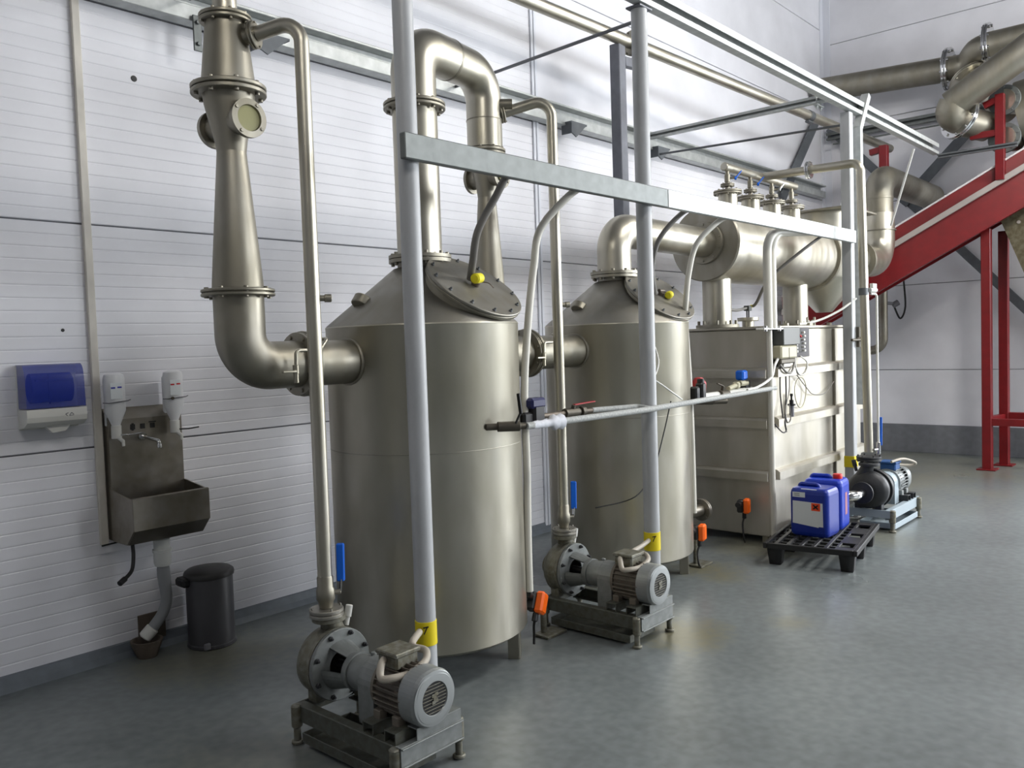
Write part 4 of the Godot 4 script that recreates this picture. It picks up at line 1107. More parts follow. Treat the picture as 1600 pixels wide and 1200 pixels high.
	# hoses from the beam
	var hs := [
		[[V(3.06, 2.46, -2.69), V(3.03, 2.36, -2.74), V(2.99, 2.2, -2.83), V(3.04, 2.06, -2.92), V(3.085, 1.985, -2.985)], 0.019, M.grey_hose, "dark hose curving from the beam down to the nearer vessel's hatch"],
		[[V(3.70, 2.49, -2.69), V(3.60, 2.42, -2.74), V(3.48, 2.25, -2.84), V(3.45, 2.05, -2.87), V(3.40, 1.75, -2.88), V(3.36, 1.40, -2.885), V(3.36, 1.0, -2.885), V(3.35, 0.6, -2.885), V(3.35, 0.34, -2.885)], 0.0205, M.white_hose, "long white conduit from the beam down the right side of the nearer vessel"],
		[[V(4.90, 2.49, -2.70), V(4.80, 2.44, -2.76), V(4.70, 2.29, -2.86), V(4.70, 2.12, -2.92), V(4.83, 1.98, -2.99), V(4.93, 1.96, -3.04)], 0.016, M.grey_hose, "grey hose curving from the beam down to the farther vessel's hatch"],
		[[V(5.34, 2.47, -2.70), V(5.25, 2.42, -2.75), V(5.12, 2.28, -2.83), V(5.08, 2.1, -2.87), V(5.08, 1.9, -2.90), V(5.12, 1.78, -2.93), V(5.24, 1.4, -2.98), V(5.26, 1.0, -2.98), V(5.25, 0.42, -2.97)], 0.019, M.white_hose, "pale conduit from the beam down the right side of the farther vessel"],
		[[V(6.98, 2.46, -2.70), V(6.80, 2.30, -2.85), V(6.72, 2.12, -3.05), V(6.84, 1.94, -3.22), V(6.91, 1.908, -3.29)], 0.013, M.grey_hose, "thin grey hose slanting from the beam to the probe head on the box tank"],
		[[V(7.62, 1.95, -2.66), V(7.50, 1.86, -2.74), V(7.33, 1.78, -2.84), V(7.15, 1.745, -2.90), V(6.95, 1.735, -2.90)], 0.010, M.white_plastic, "thin white tube drooping from the square post over the box tank's top edge"],
	]
	for h in hs:
		solo("hose", Shape.new().tube(smooth(h[0]), h[1], 12), h[2], h[3], "hose")
	solo("curved_lead", Shape.new().tube(smooth([V(4.66, 1.78, -2.94), V(4.64, 1.66, -2.90), V(4.55, 1.52, -2.80), V(4.42, 1.44, -2.74), V(4.36, 1.42, -2.73), V(4.45, 1.36, -2.70), V(4.62, 1.27, -2.68)]), 0.005, 6), M.white_plastic, "thin white lead sagging across the farther vessel's upper front", "cable")
	solo("dark_lead", Shape.new().tube(smooth([V(4.72, 1.25, -2.82), V(4.64, 1.05, -2.83), V(4.50, 0.85, -2.82), V(4.30, 0.70, -2.83), V(4.05, 0.66, -2.95)]), 0.004, 6), M.black, "thin dark lead sagging across the farther vessel's lower front", "cable")
	solo("cream_lead", Shape.new().tube(smooth([V(5.70, 1.26, -2.77), V(5.95, 1.27, -2.80), V(6.15, 1.33, -2.79), V(6.24, 1.42, -2.80), V(6.38, 1.50, -2.815), V(6.50, 1.57, -2.815), V(6.62, 1.66, -2.82)]), 0.010, 8), M.white_plastic, "white cable rising from the water line to the open control panel", "cable")
	# control panel on the box tank
	var cp := thing("control_panel", "open grey control box with a dark mounting plate on the box tank's front", "control box", V(6.30, 0, -2.856))
	part("box", Shape.new().box(V(0.19, 1.64, 0.045), V(0.31, 0.14, 0.09), 0.005), M.panel_grey, cp)
	part("plate", Shape.new().box(V(0.54, 1.585, 0.012), V(0.34, 0.245, 0.012), 0.002), M.panel_dark, cp)
	var tm := Shape.new()
	for k in 7:
		tm.box(V(0.40 + 0.001 * k, 1.68 - 0.028 * k, 0.03), V(0.022, 0.02, 0.03), 0.003)
		if k < 6: tm.box(V(0.55 + 0.012 * (k % 2), 1.665 - 0.03 * k, 0.03), V(0.028, 0.018, 0.03), 0.003)
	part("terminal_strip", tm, M.white_plastic, cp)
	part("board", Shape.new().box(V(0.475, 1.60, 0.022), V(0.10, 0.19, 0.012), 0.002), M.black, cp)
	part("fuse", Shape.new().cyl(V(0.46, 1.645, 0.035), V(0.50, 1.63, 0.035), 0.010, 8), M.red_lever, cp, "small red fuse")
	var jb := thing("junction_box", "cream junction box with a dark underside below the grey control box", "junction box", V(6.46, 1.515, -2.855))
	part("body", Shape.new().box(V(0.0, 0.0, 0.04), V(0.30, 0.105, 0.08), 0.012), M.cream_box, jb)
	part("skirt", Shape.new().box(V(0.0, -0.072, 0.035), V(0.27, 0.04, 0.07), 0.008), M.brass_dirty, jb)
	part("tag_plate", Shape.new().box(V(0.01, -0.105, 0.03), V(0.13, 0.03, 0.05), 0.004), M.white_plastic, jb)
	part("seam", Shape.new().box(V(-0.01, -0.01, 0.081), V(0.006, 0.085, 0.004), 0.001), M.brass_dirty, jb)
	var cab := [
		[[V(6.33, 1.42, -2.80), V(6.42, 1.36, -2.79), V(6.52, 1.35, -2.79), V(6.60, 1.42, -2.80), V(6.66, 1.55, -2.82)], 0.009, M.grey_hose, "dark cable looping under the cream junction box"],
		[[V(6.37, 1.40, -2.815), V(6.36, 1.2, -2.815), V(6.41, 0.98, -2.815), V(6.43, 0.90, -2.80), V(6.36, 0.885, -2.80), V(6.24, 0.96, -2.81)], 0.0055, M.black, "black cable hanging left of the small syringe like sensor and hooking left"],
		[[V(6.47, 1.38, -2.815), V(6.47, 1.15, -2.815), V(6.43, 0.98, -2.81), V(6.43, 0.88, -2.80)], 0.006, M.black, "black cable hanging straight down from the cream junction box"],
		[[V(6.54, 1.40, -2.815), V(6.53, 1.2, -2.815), V(6.44, 1.06, -2.81), V(6.46, 0.96, -2.805), V(6.52, 0.96, -2.805), V(6.54, 1.02, -2.81), V(6.52, 1.10, -2.815)], 0.004, M.grey_hose, "thin grey cable making a small loop low on the box tank"],
		[[V(6.70, 1.46, -2.83), V(6.66, 1.38, -2.81), V(6.72, 1.32, -2.80), V(6.84, 1.34, -2.80), V(6.88, 1.42, -2.81), V(6.80, 1.47, -2.83)], 0.006, M.white_plastic, "white cable loop under the dark mounting plate"],
		[[V(6.70, 1.33, -2.83), V(6.92, 1.20, -2.83), V(7.05, 1.14, -2.83), V(7.3, 1.13, -2.83), V(7.52, 1.22, -2.83)], 0.004, M.grey_hose, "thin pale lead sagging right across the box tank's front"],
	]
	for k in cab:
		solo("loose_cable", Shape.new().tube(smooth(k[0], 6), k[1], 7), k[2], k[3], "cable", Vector3.ZERO, "loose cables on the box tank")
	var ring := []
	for i in 29:
		var an := TAU * i / 28
		ring.append(V(6.80 + 0.115 * cos(an), 1.17 + 0.125 * sin(an), -2.835 + 0.004 * sin(an * 2)))
	solo("coiled_lead", Shape.new().tube(ring, 0.004, 6, false), M.cream_box, "thin pale lead coiled in a ring on the box tank's front", "cable")
	var se := thing("hanging_sensor", "small black topped clear sensor hanging on the box tank's front", "sensor", V(6.585, 1.08, -2.82))
	part("cap", Shape.new().cyl(V(0, 0.0, 0), V(0, 0.012, 0), 0.032, 12).cyl(V(0, 0.01, 0), V(0, 0.045, 0), 0.017, 10).cyl(V(0, 0.045, 0), V(0, 0.085, 0), 0.008, 8).cyl(V(0, 0.075, 0), V(0, 0.095, 0), 0.013, 8), M.black, se)
	part("barrel", Shape.new().cyl(V(0, -0.09, 0), V(0, 0.0, 0), 0.019, 14), M.ink_grey, se)
	# orange level switches
	var ol := ["tilted orange switch on the nearer vessel's leg", "upright orange switch beside the farther vessel's leg", "upright orange switch on the dark end of the box tank"]
	var op := [V(3.43, 0.255, -2.90), V(5.28, 0.28, -2.95), V(6.12, 0.32, -3.02)]
	for i in 3:
		var o := thing("float_switch", ol[i], "switch", op[i], 0.0, "orange switches near the floor")
		o.rotation = V(0, 0.3, -0.55) if i == 0 else V(0, 0.25, 0)
		part("cap", Shape.new().box(V(0, 0.0, 0.02), V(0.075, 0.115, 0.05), 0.014), M.orange, o, "bright orange cap")
		part("back", Shape.new().box(V(-0.012, 0.0, -0.025), V(0.065, 0.10, 0.05), 0.01), M.black_plastic, o)
		part("gland", Shape.new().cyl(V(0, -0.055, 0), V(0, -0.10, 0), 0.016, 10), M.black_plastic, o)
		part("side_gland", Shape.new().cyl(V(-0.09, 0.02, -0.03), V(0.0, 0.02, -0.03), 0.022, 12), M.black_plastic, o)
		var cb := [V(0, -0.09, 0), V(-0.02, -0.14, -0.01), V(-0.04, -op[i].y * 0.75, -0.0), V(0.0, -op[i].y + 0.03, 0.0)]
		if i == 0:
			cb = [V(0, -0.09, 0), V(0.03, -0.12, -0.01), V(0.08, -0.16, -0.02), V(0.10, -0.20, -0.02)]
		part("cable", Shape.new().tube(smooth(cb, 6), 0.007, 8), M.black, o)
	# drain stub with flange from the box tank's dark end, and a white plinth foot between the vessels
	var ds := thing("drain_stub", "dark short drain pipe with a bolted flange behind the farther vessel", "pipe", V(5.70, 0.33, -3.2))
	part("pipe", Shape.new().tube([V(-0.34, 0.0, -0.06), V(0.06, 0.0, 0.0)], 0.045, 20), M.sink_steel, ds)
	part("flange", Shape.new().flange(V(0.07, 0, 0), V(1, 0, 0.1), 0.085, 0.016, 6), M.sink_steel, ds)
	for i in 2:
		var pb: Vector3 = [V(3.62, 0.0, -3.02), V(5.40, 0.0, -3.05)][i]
		var q2 := Shape.new()
		q2.cyl(V(0, 0, 0), V(0, 0.20, 0), 0.018, 12)
		q2.box(V(0.03, 0.008, 0.02), V(0.17, 0.016, 0.11), 0.003)
		solo("pipe_stand", q2, M.pump_dirty, ["low rusty stand on the floor between the nearer vessel and the middle pump", "low rusty stand on the floor under the farther orange switch"][i], "stand", pb)

# ---------------------------------------------------------------- hand basin corner
func build_basin() -> void:
	var W := -4.68
	var t := thing("hand_basin", "stainless hand basin with a tall splashback fixed to the ribbed wall", "sink", V(2.15, 0, W))
	# splashback box with sloped top
	var x0 := -0.205
	var x1 := 0.205
	var sp := Shape.new()
	sp.prism(PackedVector2Array([Vector2(0.0, 0.66), Vector2(0.07, 0.66), Vector2(0.07, 1.312), Vector2(0.0, 1.372)]), x1 - x0, Transform3D(Basis(V(0, 0, 1), V(0, 1, 0), V(-1, 0, 0)), V(x1, 0, 0)))
	part("splashback", sp, M.sink_steel, t)
	# open trough
	var tr := Shape.new()
	var zf := 0.325
	var th := 0.008
	tr.box(V(0, 0.825, zf), V(0.425, 0.17, th), 0.002)
	tr.box(V(0, 0.905, zf - 0.008), V(0.425, 0.016, 0.022), 0.004)
	for s: float in [-1.0, 1.0]:
		var side := PackedVector2Array([Vector2(0.07, 0.66), Vector2(0.24, 0.66), Vector2(zf, 0.745), Vector2(zf, 0.905), Vector2(0.07, 0.94)])
		tr.prism(side, th, Transform3D(Basis(V(0, 0, 1), V(0, 1, 0), V(-1, 0, 0)), V(s * 0.209 + th / 2, 0, 0)))
	tr.bar(V(-0.21, 0.664, 0.155), V(0.21, 0.664, 0.155), 0.18, th, V(0, 1, 0), 0.001)
	tr.bar(V(-0.209, 0.703, 0.283), V(0.209, 0.703, 0.283), 0.118, th, V(0, 0.71, -0.71), 0.001)
	part("trough", tr, M.sink_steel, t)
	var tap := Shape.new()
	tap.cyl(V(-0.03, 1.21, 0.065), V(-0.03, 1.21, 0.095), 0.022, 20)
	tap.tube(bent([V(-0.03, 1.21, 0.09), V(-0.025, 1.205, 0.13), V(0.0, 1.19, 0.21), V(0.0, 1.165, 0.215)], 0.02), 0.010, 12)
	tap.cyl(V(0.0, 1.172, 0.213), V(0.0, 1.150, 0.214), 0.013, 12)
	part("tap", tap, M.chrome, t)
	for k in 3:
		var ic := Shape.new().box(V(-0.075 + 0.055 * k, 1.265, 0.0715), V(0.026, 0.028, 0.002), 0.0005)
		if k == 0: ic.box(V(-0.075, 1.265, 0.0722), V(0.012, 0.04, 0.002), 0.0005)
		if k == 2: ic.box(V(0.035, 1.285, 0.0722), V(0.04, 0.006, 0.002), 0.0005)
		part("pictogram", ic, M.black, t)
	part("knee_lever", Shape.new().tube(smooth([V(-0.17, 0.67, 0.20), V(-0.175, 0.60, 0.22), V(-0.20, 0.53, 0.25), V(-0.25, 0.50, 0.28)], 6), 0.010, 10).cyl(V(-0.25, 0.50, 0.28), V(-0.29, 0.485, 0.30), 0.015, 10), M.black_plastic, t)
	part("hook", Shape.new().bar(V(-0.27, 0.645, 0.06), V(-0.17, 0.655, 0.08), 0.01, 0.008), M.black_plastic, t)
	# trap and waste
	var tp := thing("waste_trap", "white bottle trap and grey waste hose under the hand basin", "drain", V(2.15, 0, -4.50))
	part("trap", Shape.new().lathe([Vector2(0, 0.495), Vector2(0.040, 0.50), Vector2(0.046, 0.52), Vector2(0.046, 0.575), Vector2(0.05, 0.577), Vector2(0.05, 0.592), Vector2(0.043, 0.594), Vector2(0.043, 0.645), Vector2(0.03, 0.655), Vector2(0.03, 0.665)], 28), M.trap_white, tp)
	part("hose", Shape.new().tube(smooth([V(0.0, 0.50, 0), V(0.008, 0.40, -0.005), V(0.02, 0.30, -0.02), V(0.0, 0.22, -0.04), V(-0.05, 0.15, -0.06)], 8), [0.032, 0.032, 0.034, 0.034, 0.035, 0.035, 0.034, 0.033, 0.033, 0.032, 0.031, 0.031, 0.031, 0.031, 0.031, 0.031, 0.031, 0.031, 0.031, 0.031, 0.03, 0.03, 0.03, 0.03, 0.03, 0.03, 0.03, 0.03, 0.03, 0.03, 0.03, 0.03, 0.03], 16), M.trap_hose, tp)
	part("cuff", Shape.new().cyl(V(-0.045, 0.155, -0.057), V(-0.09, 0.105, -0.075), 0.036, 18, 0.006), M.white_plastic, tp)
	var dr := thing("floor_drain", "brownish drain cup and backing plate low on the wall under the hand basin", "drain", V(2.10, 0, -4.6))
	part("cup", Shape.new().lathe([Vector2(0.05, 0.0), Vector2(0.08, 0.075), Vector2(0.085, 0.095), Vector2(0.072, 0.095), Vector2(0.045, 0.02), Vector2(0.0, 0.02)], 24, Transform3D(Basis(), V(-0.03, 0, 0.03))), M.drain_brown, dr)
	part("plate", Shape.new().box(V(0.05, 0.11, -0.07), V(0.155, 0.19, 0.012)), M.drain_brown, dr)
	# soap bottles: inverted, in wire holders
	for i in 2:
		var x: float = [1.965, 2.29][i]
		var b := thing("soap_bottle", ["upturned white dispenser bottle with a blue printed label above the basin's left side", "upturned white dispenser bottle with a red printed label above the basin's right side"][i], "soap bottle", V(x, 1.235, -4.56), 0.0, "dispenser bottles over the hand basin")
		var bs := part("bottle", Shape.new().lathe([Vector2(0.0, 0.0), Vector2(0.02, 0.0), Vector2(0.022, 0.05), Vector2(0.032, 0.075), Vector2(0.055, 0.13), Vector2(0.055, 0.30), Vector2(0.05, 0.32), Vector2(0.03, 0.33), Vector2(0.0, 0.33)], 32), M.bottle, b)
		bs.scale = V(1.0, 1.0, 0.75)
		part("pump_head", Shape.new().cyl(V(0, -0.02, 0), V(0, 0.05, 0), 0.026, 18).cyl(V(0, -0.01, 0.01), V(0.012, -0.035, 0.05), 0.010, 10).cyl(V(0.012, -0.03, 0.048), V(0.012, -0.06, 0.05), 0.008, 10), M.white_plastic, b)
		part("elbow_lever", Shape.new().tube([V(0.01, 0.0, 0.03), V(0.05, 0.0, 0.06), V(0.11, 0.004, 0.06)], 0.004, 8), M.chrome if i == 0 else M.black, b)
		part("holder_wire", Shape.new().tube([V(-0.07, 0.175, 0.02), V(-0.05, 0.173, 0.045), V(0.05, 0.18, 0.045), V(0.075, 0.184, 0.02)], 0.003, 8), M.ink_grey, b)
		var lb := part("label", Shape.new().box(V(-0.008, 0.235, 0.0425), V(0.06, 0.085, 0.003), 0.0005), M.label_white, b, "white label")
		part("print", Shape.new().box(V(-0.024, 0.252, 0.0445), V(0.022, 0.008, 0.002), 0.0003).box(V(0.010, 0.254, 0.0445), V(0.022, 0.008, 0.002), 0.0003), M.ink_blue if i == 0 else M.ink_red, lb)
		if i == 1:
			part("yellow_clip", Shape.new().cyl(V(-0.03, 0.176, 0.046), V(-0.03, 0.176, 0.056), 0.009, 12).bar(V(-0.06, 0.174, 0.047), V(-0.03, 0.176, 0.047), 0.004, 0.004), M.brass_dirty, b)
		part("bracket", Shape.new().box(V(0, 0.17, -0.075), V(0.05, 0.25, 0.02), 0.004).box(V(0, 0.17, -0.055), V(0.03, 0.03, 0.05), 0.004), M.bottle, b)
	# towel dispenser
	var d := thing("towel_dispenser", "white paper towel dispenser with a clear blue cover on the ribbed wall", "dispenser", V(1.675, 1.30, -4.68))
	d.scale = V(0.91, 1.0, 0.62)
	var prof := PackedVector2Array()
	for i in 9:
		var an := PI / 2 * i / 8
		prof.append(Vector2(0.118 + 0.07 * cos(an), 0.255 + 0.07 * sin(an)))
	prof.append(Vector2(0.0, 0.325)); prof.append(Vector2(0.0, 0.105)); prof.append(Vector2(0.20, 0.105))
	var yz := Basis(V(0, 0, 1), V(0, 1, 0), V(-1, 0, 0))
	part("cover", Shape.new().prism(prof, 0.31, Transform3D(yz, V(0.155, 0, 0))), M.dispenser_blue, d, "clear blue plastic cover")
	part("roll", Shape.new().cyl(V(-0.115, 0.205, 0.095), V(0.105, 0.205, 0.095), 0.075, 32, 0.004).box(V(-0.03, 0.20, 0.176), V(0.006, 0.15, 0.006)).box(V(0.0, 0.245, 0.172), V(0.20, 0.012, 0.012)), M.roll_blue, d)
	part("body", Shape.new().box(V(0.0, 0.16, 0.012), V(0.316, 0.33, 0.024), 0.006).prism(PackedVector2Array([Vector2(0.0, 0.10), Vector2(0.205, 0.10), Vector2(0.21, 0.06), Vector2(0.20, 0.035), Vector2(0.13, 0.01), Vector2(0.0, 0.0)]), 0.314, Transform3D(yz, V(0.157, 0, 0))), M.white_plastic, d)
	part("sheet_end", Shape.new().prism(PackedVector2Array([Vector2(0.0, 0.0), Vector2(0.15, 0.0), Vector2(0.115, -0.04), Vector2(0.045, -0.045)]), 0.06, Transform3D(Basis(), V(-0.06, 0.02, 0.075))), M.white_plastic, d)
	var mk := Shape.new()
	mk.bar(V(0.04, 0.068, 0.2095), V(0.055, 0.074, 0.2095), 0.002, 0.004, V(0, 1, 0), 0.0003).bar(V(0.04, 0.068, 0.2095), V(0.05, 0.058, 0.2095), 0.002, 0.004, V(0, 1, 0), 0.0003)
	mk.bar(V(0.06, 0.06, 0.2095), V(0.072, 0.074, 0.2095), 0.002, 0.004, V(0, 1, 0), 0.0003).bar(V(0.072, 0.074, 0.2095), V(0.084, 0.064, 0.2095), 0.002, 0.004, V(0, 1, 0), 0.0003).bar(V(0.06, 0.059, 0.2095), V(0.084, 0.061, 0.2095), 0.002, 0.003, V(0, 1, 0), 0.0003)
	part("emblem", mk, M.ink_grey, d)
	# pedal bin
	var b := thing("pedal_bin", "dark grey round pedal bin standing under the hand basin", "bin", V(2.40, 0, -4.47))
	part("body", Shape.new().lathe([Vector2(0.0, 0.0), Vector2(0.128, 0.0), Vector2(0.133, 0.006), Vector2(0.133, 0.02), Vector2(0.128, 0.025), Vector2(0.128, 0.39), Vector2(0.125, 0.395)], 48), M.bin_grey, b)
	part("lid", Shape.new().lathe([Vector2(0.125, 0.393), Vector2(0.136, 0.395), Vector2(0.138, 0.41), Vector2(0.134, 0.422), Vector2(0.12, 0.433), Vector2(0.06, 0.445), Vector2(0.0, 0.447)], 48), M.bin_lid, b)
	part("hinge", Shape.new().box(V(-0.135, 0.38, -0.03), V(0.06, 0.05, 0.10), 0.012), M.black_plastic, b)
	part("pedal", Shape.new().box(V(-0.09, 0.028, 0.11), V(0.035, 0.035, 0.02), 0.004), M.ink_grey, b)

# ---------------------------------------------------------------- pallet and canisters
func build_pallet() -> void:
	var t := thing("pallet", "low black plastic pallet on the floor in front of the box tank", "pallet", V(5.80, 0, -2.04), 0.168)
	var H := 0.16
	var L := 0.96
	var D := 0.64
	var rim := Shape.new()
	rim.box(V(L / 2, H - 0.02, -0.014), V(L, 0.04, 0.028), 0.004)
	rim.box(V(L / 2, H - 0.02, -D + 0.014), V(L, 0.04, 0.028), 0.004)
	rim.box(V(0.014, H - 0.02, -D / 2), V(0.028, 0.04, D - 0.056), 0.004)
	rim.box(V(L - 0.014, H - 0.02, -D / 2), V(0.028, 0.04, D - 0.056), 0.004)
	# edge plank with three openings
	var x := 0.028
	for w in [[0.06, true], [0.13, false], [0.20, true], [0.13, false], [0.20, true], [0.13, false], [0.054, true]]:
		if w[1]:
			rim.box(V(x + w[0] / 2, H - 0.01, -0.09), V(w[0], 0.018, 0.13), 0.003)
		else:
			rim.box(V(x + w[0] / 2, H - 0.01, -0.036), V(w[0], 0.018, 0.022), 0.003)
			rim.box(V(x + w[0] / 2, H - 0.01, -0.145), V(w[0], 0.018, 0.022), 0.003)
			rim.box(V(x + w[0] / 2, H - 0.032, -0.10), V(w[0], 0.006, 0.09), 0.001)
		x += w[0]
	part("rim", rim, M.black_plastic, t)
	for k in 5:
		part("slat", Shape.new().box(V(L / 2, H - 0.012, -0.215 - 0.085 * k), V(L - 0.056, 0.022, 0.028), 0.003), M.black_plastic, t)
	for k in 8:
		part("cross_slat", Shape.new().box(V(0.12 + 0.104 * k, H - 0.02, -0.38), V(0.014, 0.02, 0.44), 0.002), M.black_plastic, t)
	for i in 3:
		for j in 2:
			var c := V([0.075, L / 2, L - 0.075][i], 0, [-0.075, -D + 0.075][j])
			var lg := Shape.new()
			lg.lathe([Vector2(0.0, 0.0), Vector2(0.055, 0.0), Vector2(0.075, H - 0.03), Vector2(0.0, H - 0.03)], 4, Transform3D(Basis(V(0, 1, 0), PI / 4), c))
			part("leg", lg, M.black_plastic, t)

func canister(pos: Vector3, turn: float, label: String, m: Material) -> Node3D:
	# label side faces local +z; 0.29 wide, 0.24 deep, 0.39 high
	var t := thing("canister", label, "canister", pos, turn, "blue canisters on the pallet")
	var s := Shape.new()
	# rounded outline lofted upwards
	var rows := [[0.0, 0.90], [0.012, 0.97], [0.03, 1.0], [0.33, 1.0], [0.355, 0.97], [0.372, 0.90], [0.378, 0.80]]
	var outline := func(k: float) -> Array:
		var out := []
		for q: Vector2 in [Vector2(1, 1), Vector2(-1, 1), Vector2(-1, -1), Vector2(1, -1)]:
			var cx: float = q.x * (0.145 - 0.035)
			var cz: float = q.y * (0.12 - 0.035)
			var base := atan2(q.y, q.x) - PI / 4
			for i in 6:
				var an := base + PI / 2 * i / 5
				out.append(Vector2(cx + 0.035 * cos(an), cz + 0.035 * sin(an)) * k)
		return out
	for r in rows.size() - 1:
		var a: Array = outline.call(rows[r][1])
		var b: Array = outline.call(rows[r + 1][1])
		var y0: float = rows[r][0]
		var y1: float = rows[r + 1][0]
		for i in a.size():
			var j := (i + 1) % a.size()
			s.quad(V(a[i].x, y0, a[i].y), V(b[i].x, y1, b[i].y), V(b[j].x, y1, b[j].y), V(a[j].x, y0, a[j].y))
	var top: Array = outline.call(0.80)
	for i in top.size():
		var j := (i + 1) % top.size()
		s.tri(V(0, 0.378, 0), V(top[j].x, 0.378, top[j].y), V(top[i].x, 0.378, top[i].y))
	var body := part("body", s, m, t)
	part("handle", Shape.new().tube(bent([V(-0.115, 0.365, 0.0), V(-0.105, 0.392, 0.0), V(0.025, 0.392, 0.0), V(0.035, 0.365, 0.0)], 0.02), 0.016, 12), m, body)
	return t

func build_canisters() -> void:
	var a := canister(V(6.165, 0.16, -2.475), -PI / 2 + 0.0, "front blue canister with a large white label and an orange hazard square", M.jerry_blue)
	a.scale = V(1.0, 0.94, 1.0)
	part("top_strip", Shape.new().box(V(0.0, 0.358, 0.104), V(0.12, 0.03, 0.012), 0.003), M.label_white, a)
	var lb := part("label", Shape.new().prism(PackedVector2Array([Vector2(-0.118, 0.275), Vector2(0.105, 0.27), Vector2(0.108, 0.085), Vector2(0.075, 0.085), Vector2(0.074, 0.078), Vector2(-0.120, 0.098)]), 0.002, Transform3D(Basis(), V(0, 0, 0.1195))), M.label_white, a, "large white label")
	part("hazard_square", Shape.new().box(V(0.055, 0.238, 0.1225), V(0.065, 0.06, 0.002), 0.0004), M.label_orange, lb, "orange hazard square")
	part("hazard_cross", Shape.new().bar(V(0.037, 0.222, 0.1245), V(0.073, 0.254, 0.1245), 0.002, 0.011, V(0, 1, 0), 0.0003).bar(V(0.037, 0.254, 0.1245), V(0.073, 0.222, 0.1245), 0.002, 0.011, V(0, 1, 0), 0.0003), M.black, lb)
	var lb2 := part("small_label", Shape.new().box(V(-0.072, 0.325, 0.1195), V(0.095, 0.04, 0.002), 0.0004), M.label_white, a)
	var pr := Shape.new()
	for k in 2:
		pr.box(V(-0.085, 0.333 - 0.014 * k, 0.121), V(0.04, 0.005, 0.002), 0.0003)
	part("print", pr, M.ink_grey, lb2)
	var b := canister(V(6.46, 0.16, -2.50), -PI / 2 + 0.1, "rear blue canister with a red screw cap", M.jerry_blue_light)
	part("cap", Shape.new().lathe([Vector2(0.0, 0.372), Vector2(0.034, 0.372), Vector2(0.036, 0.405), Vector2(0.032, 0.412), Vector2(0.0, 0.412)], 24, Transform3D(Basis(), V(0.085, 0, 0.0))), M.red_cap, b, "red screw cap")
	part("side_label", Shape.new().box(V(0.1455, 0.19, 0.0), V(0.002, 0.17, 0.06), 0.0004), M.label_pink, b)

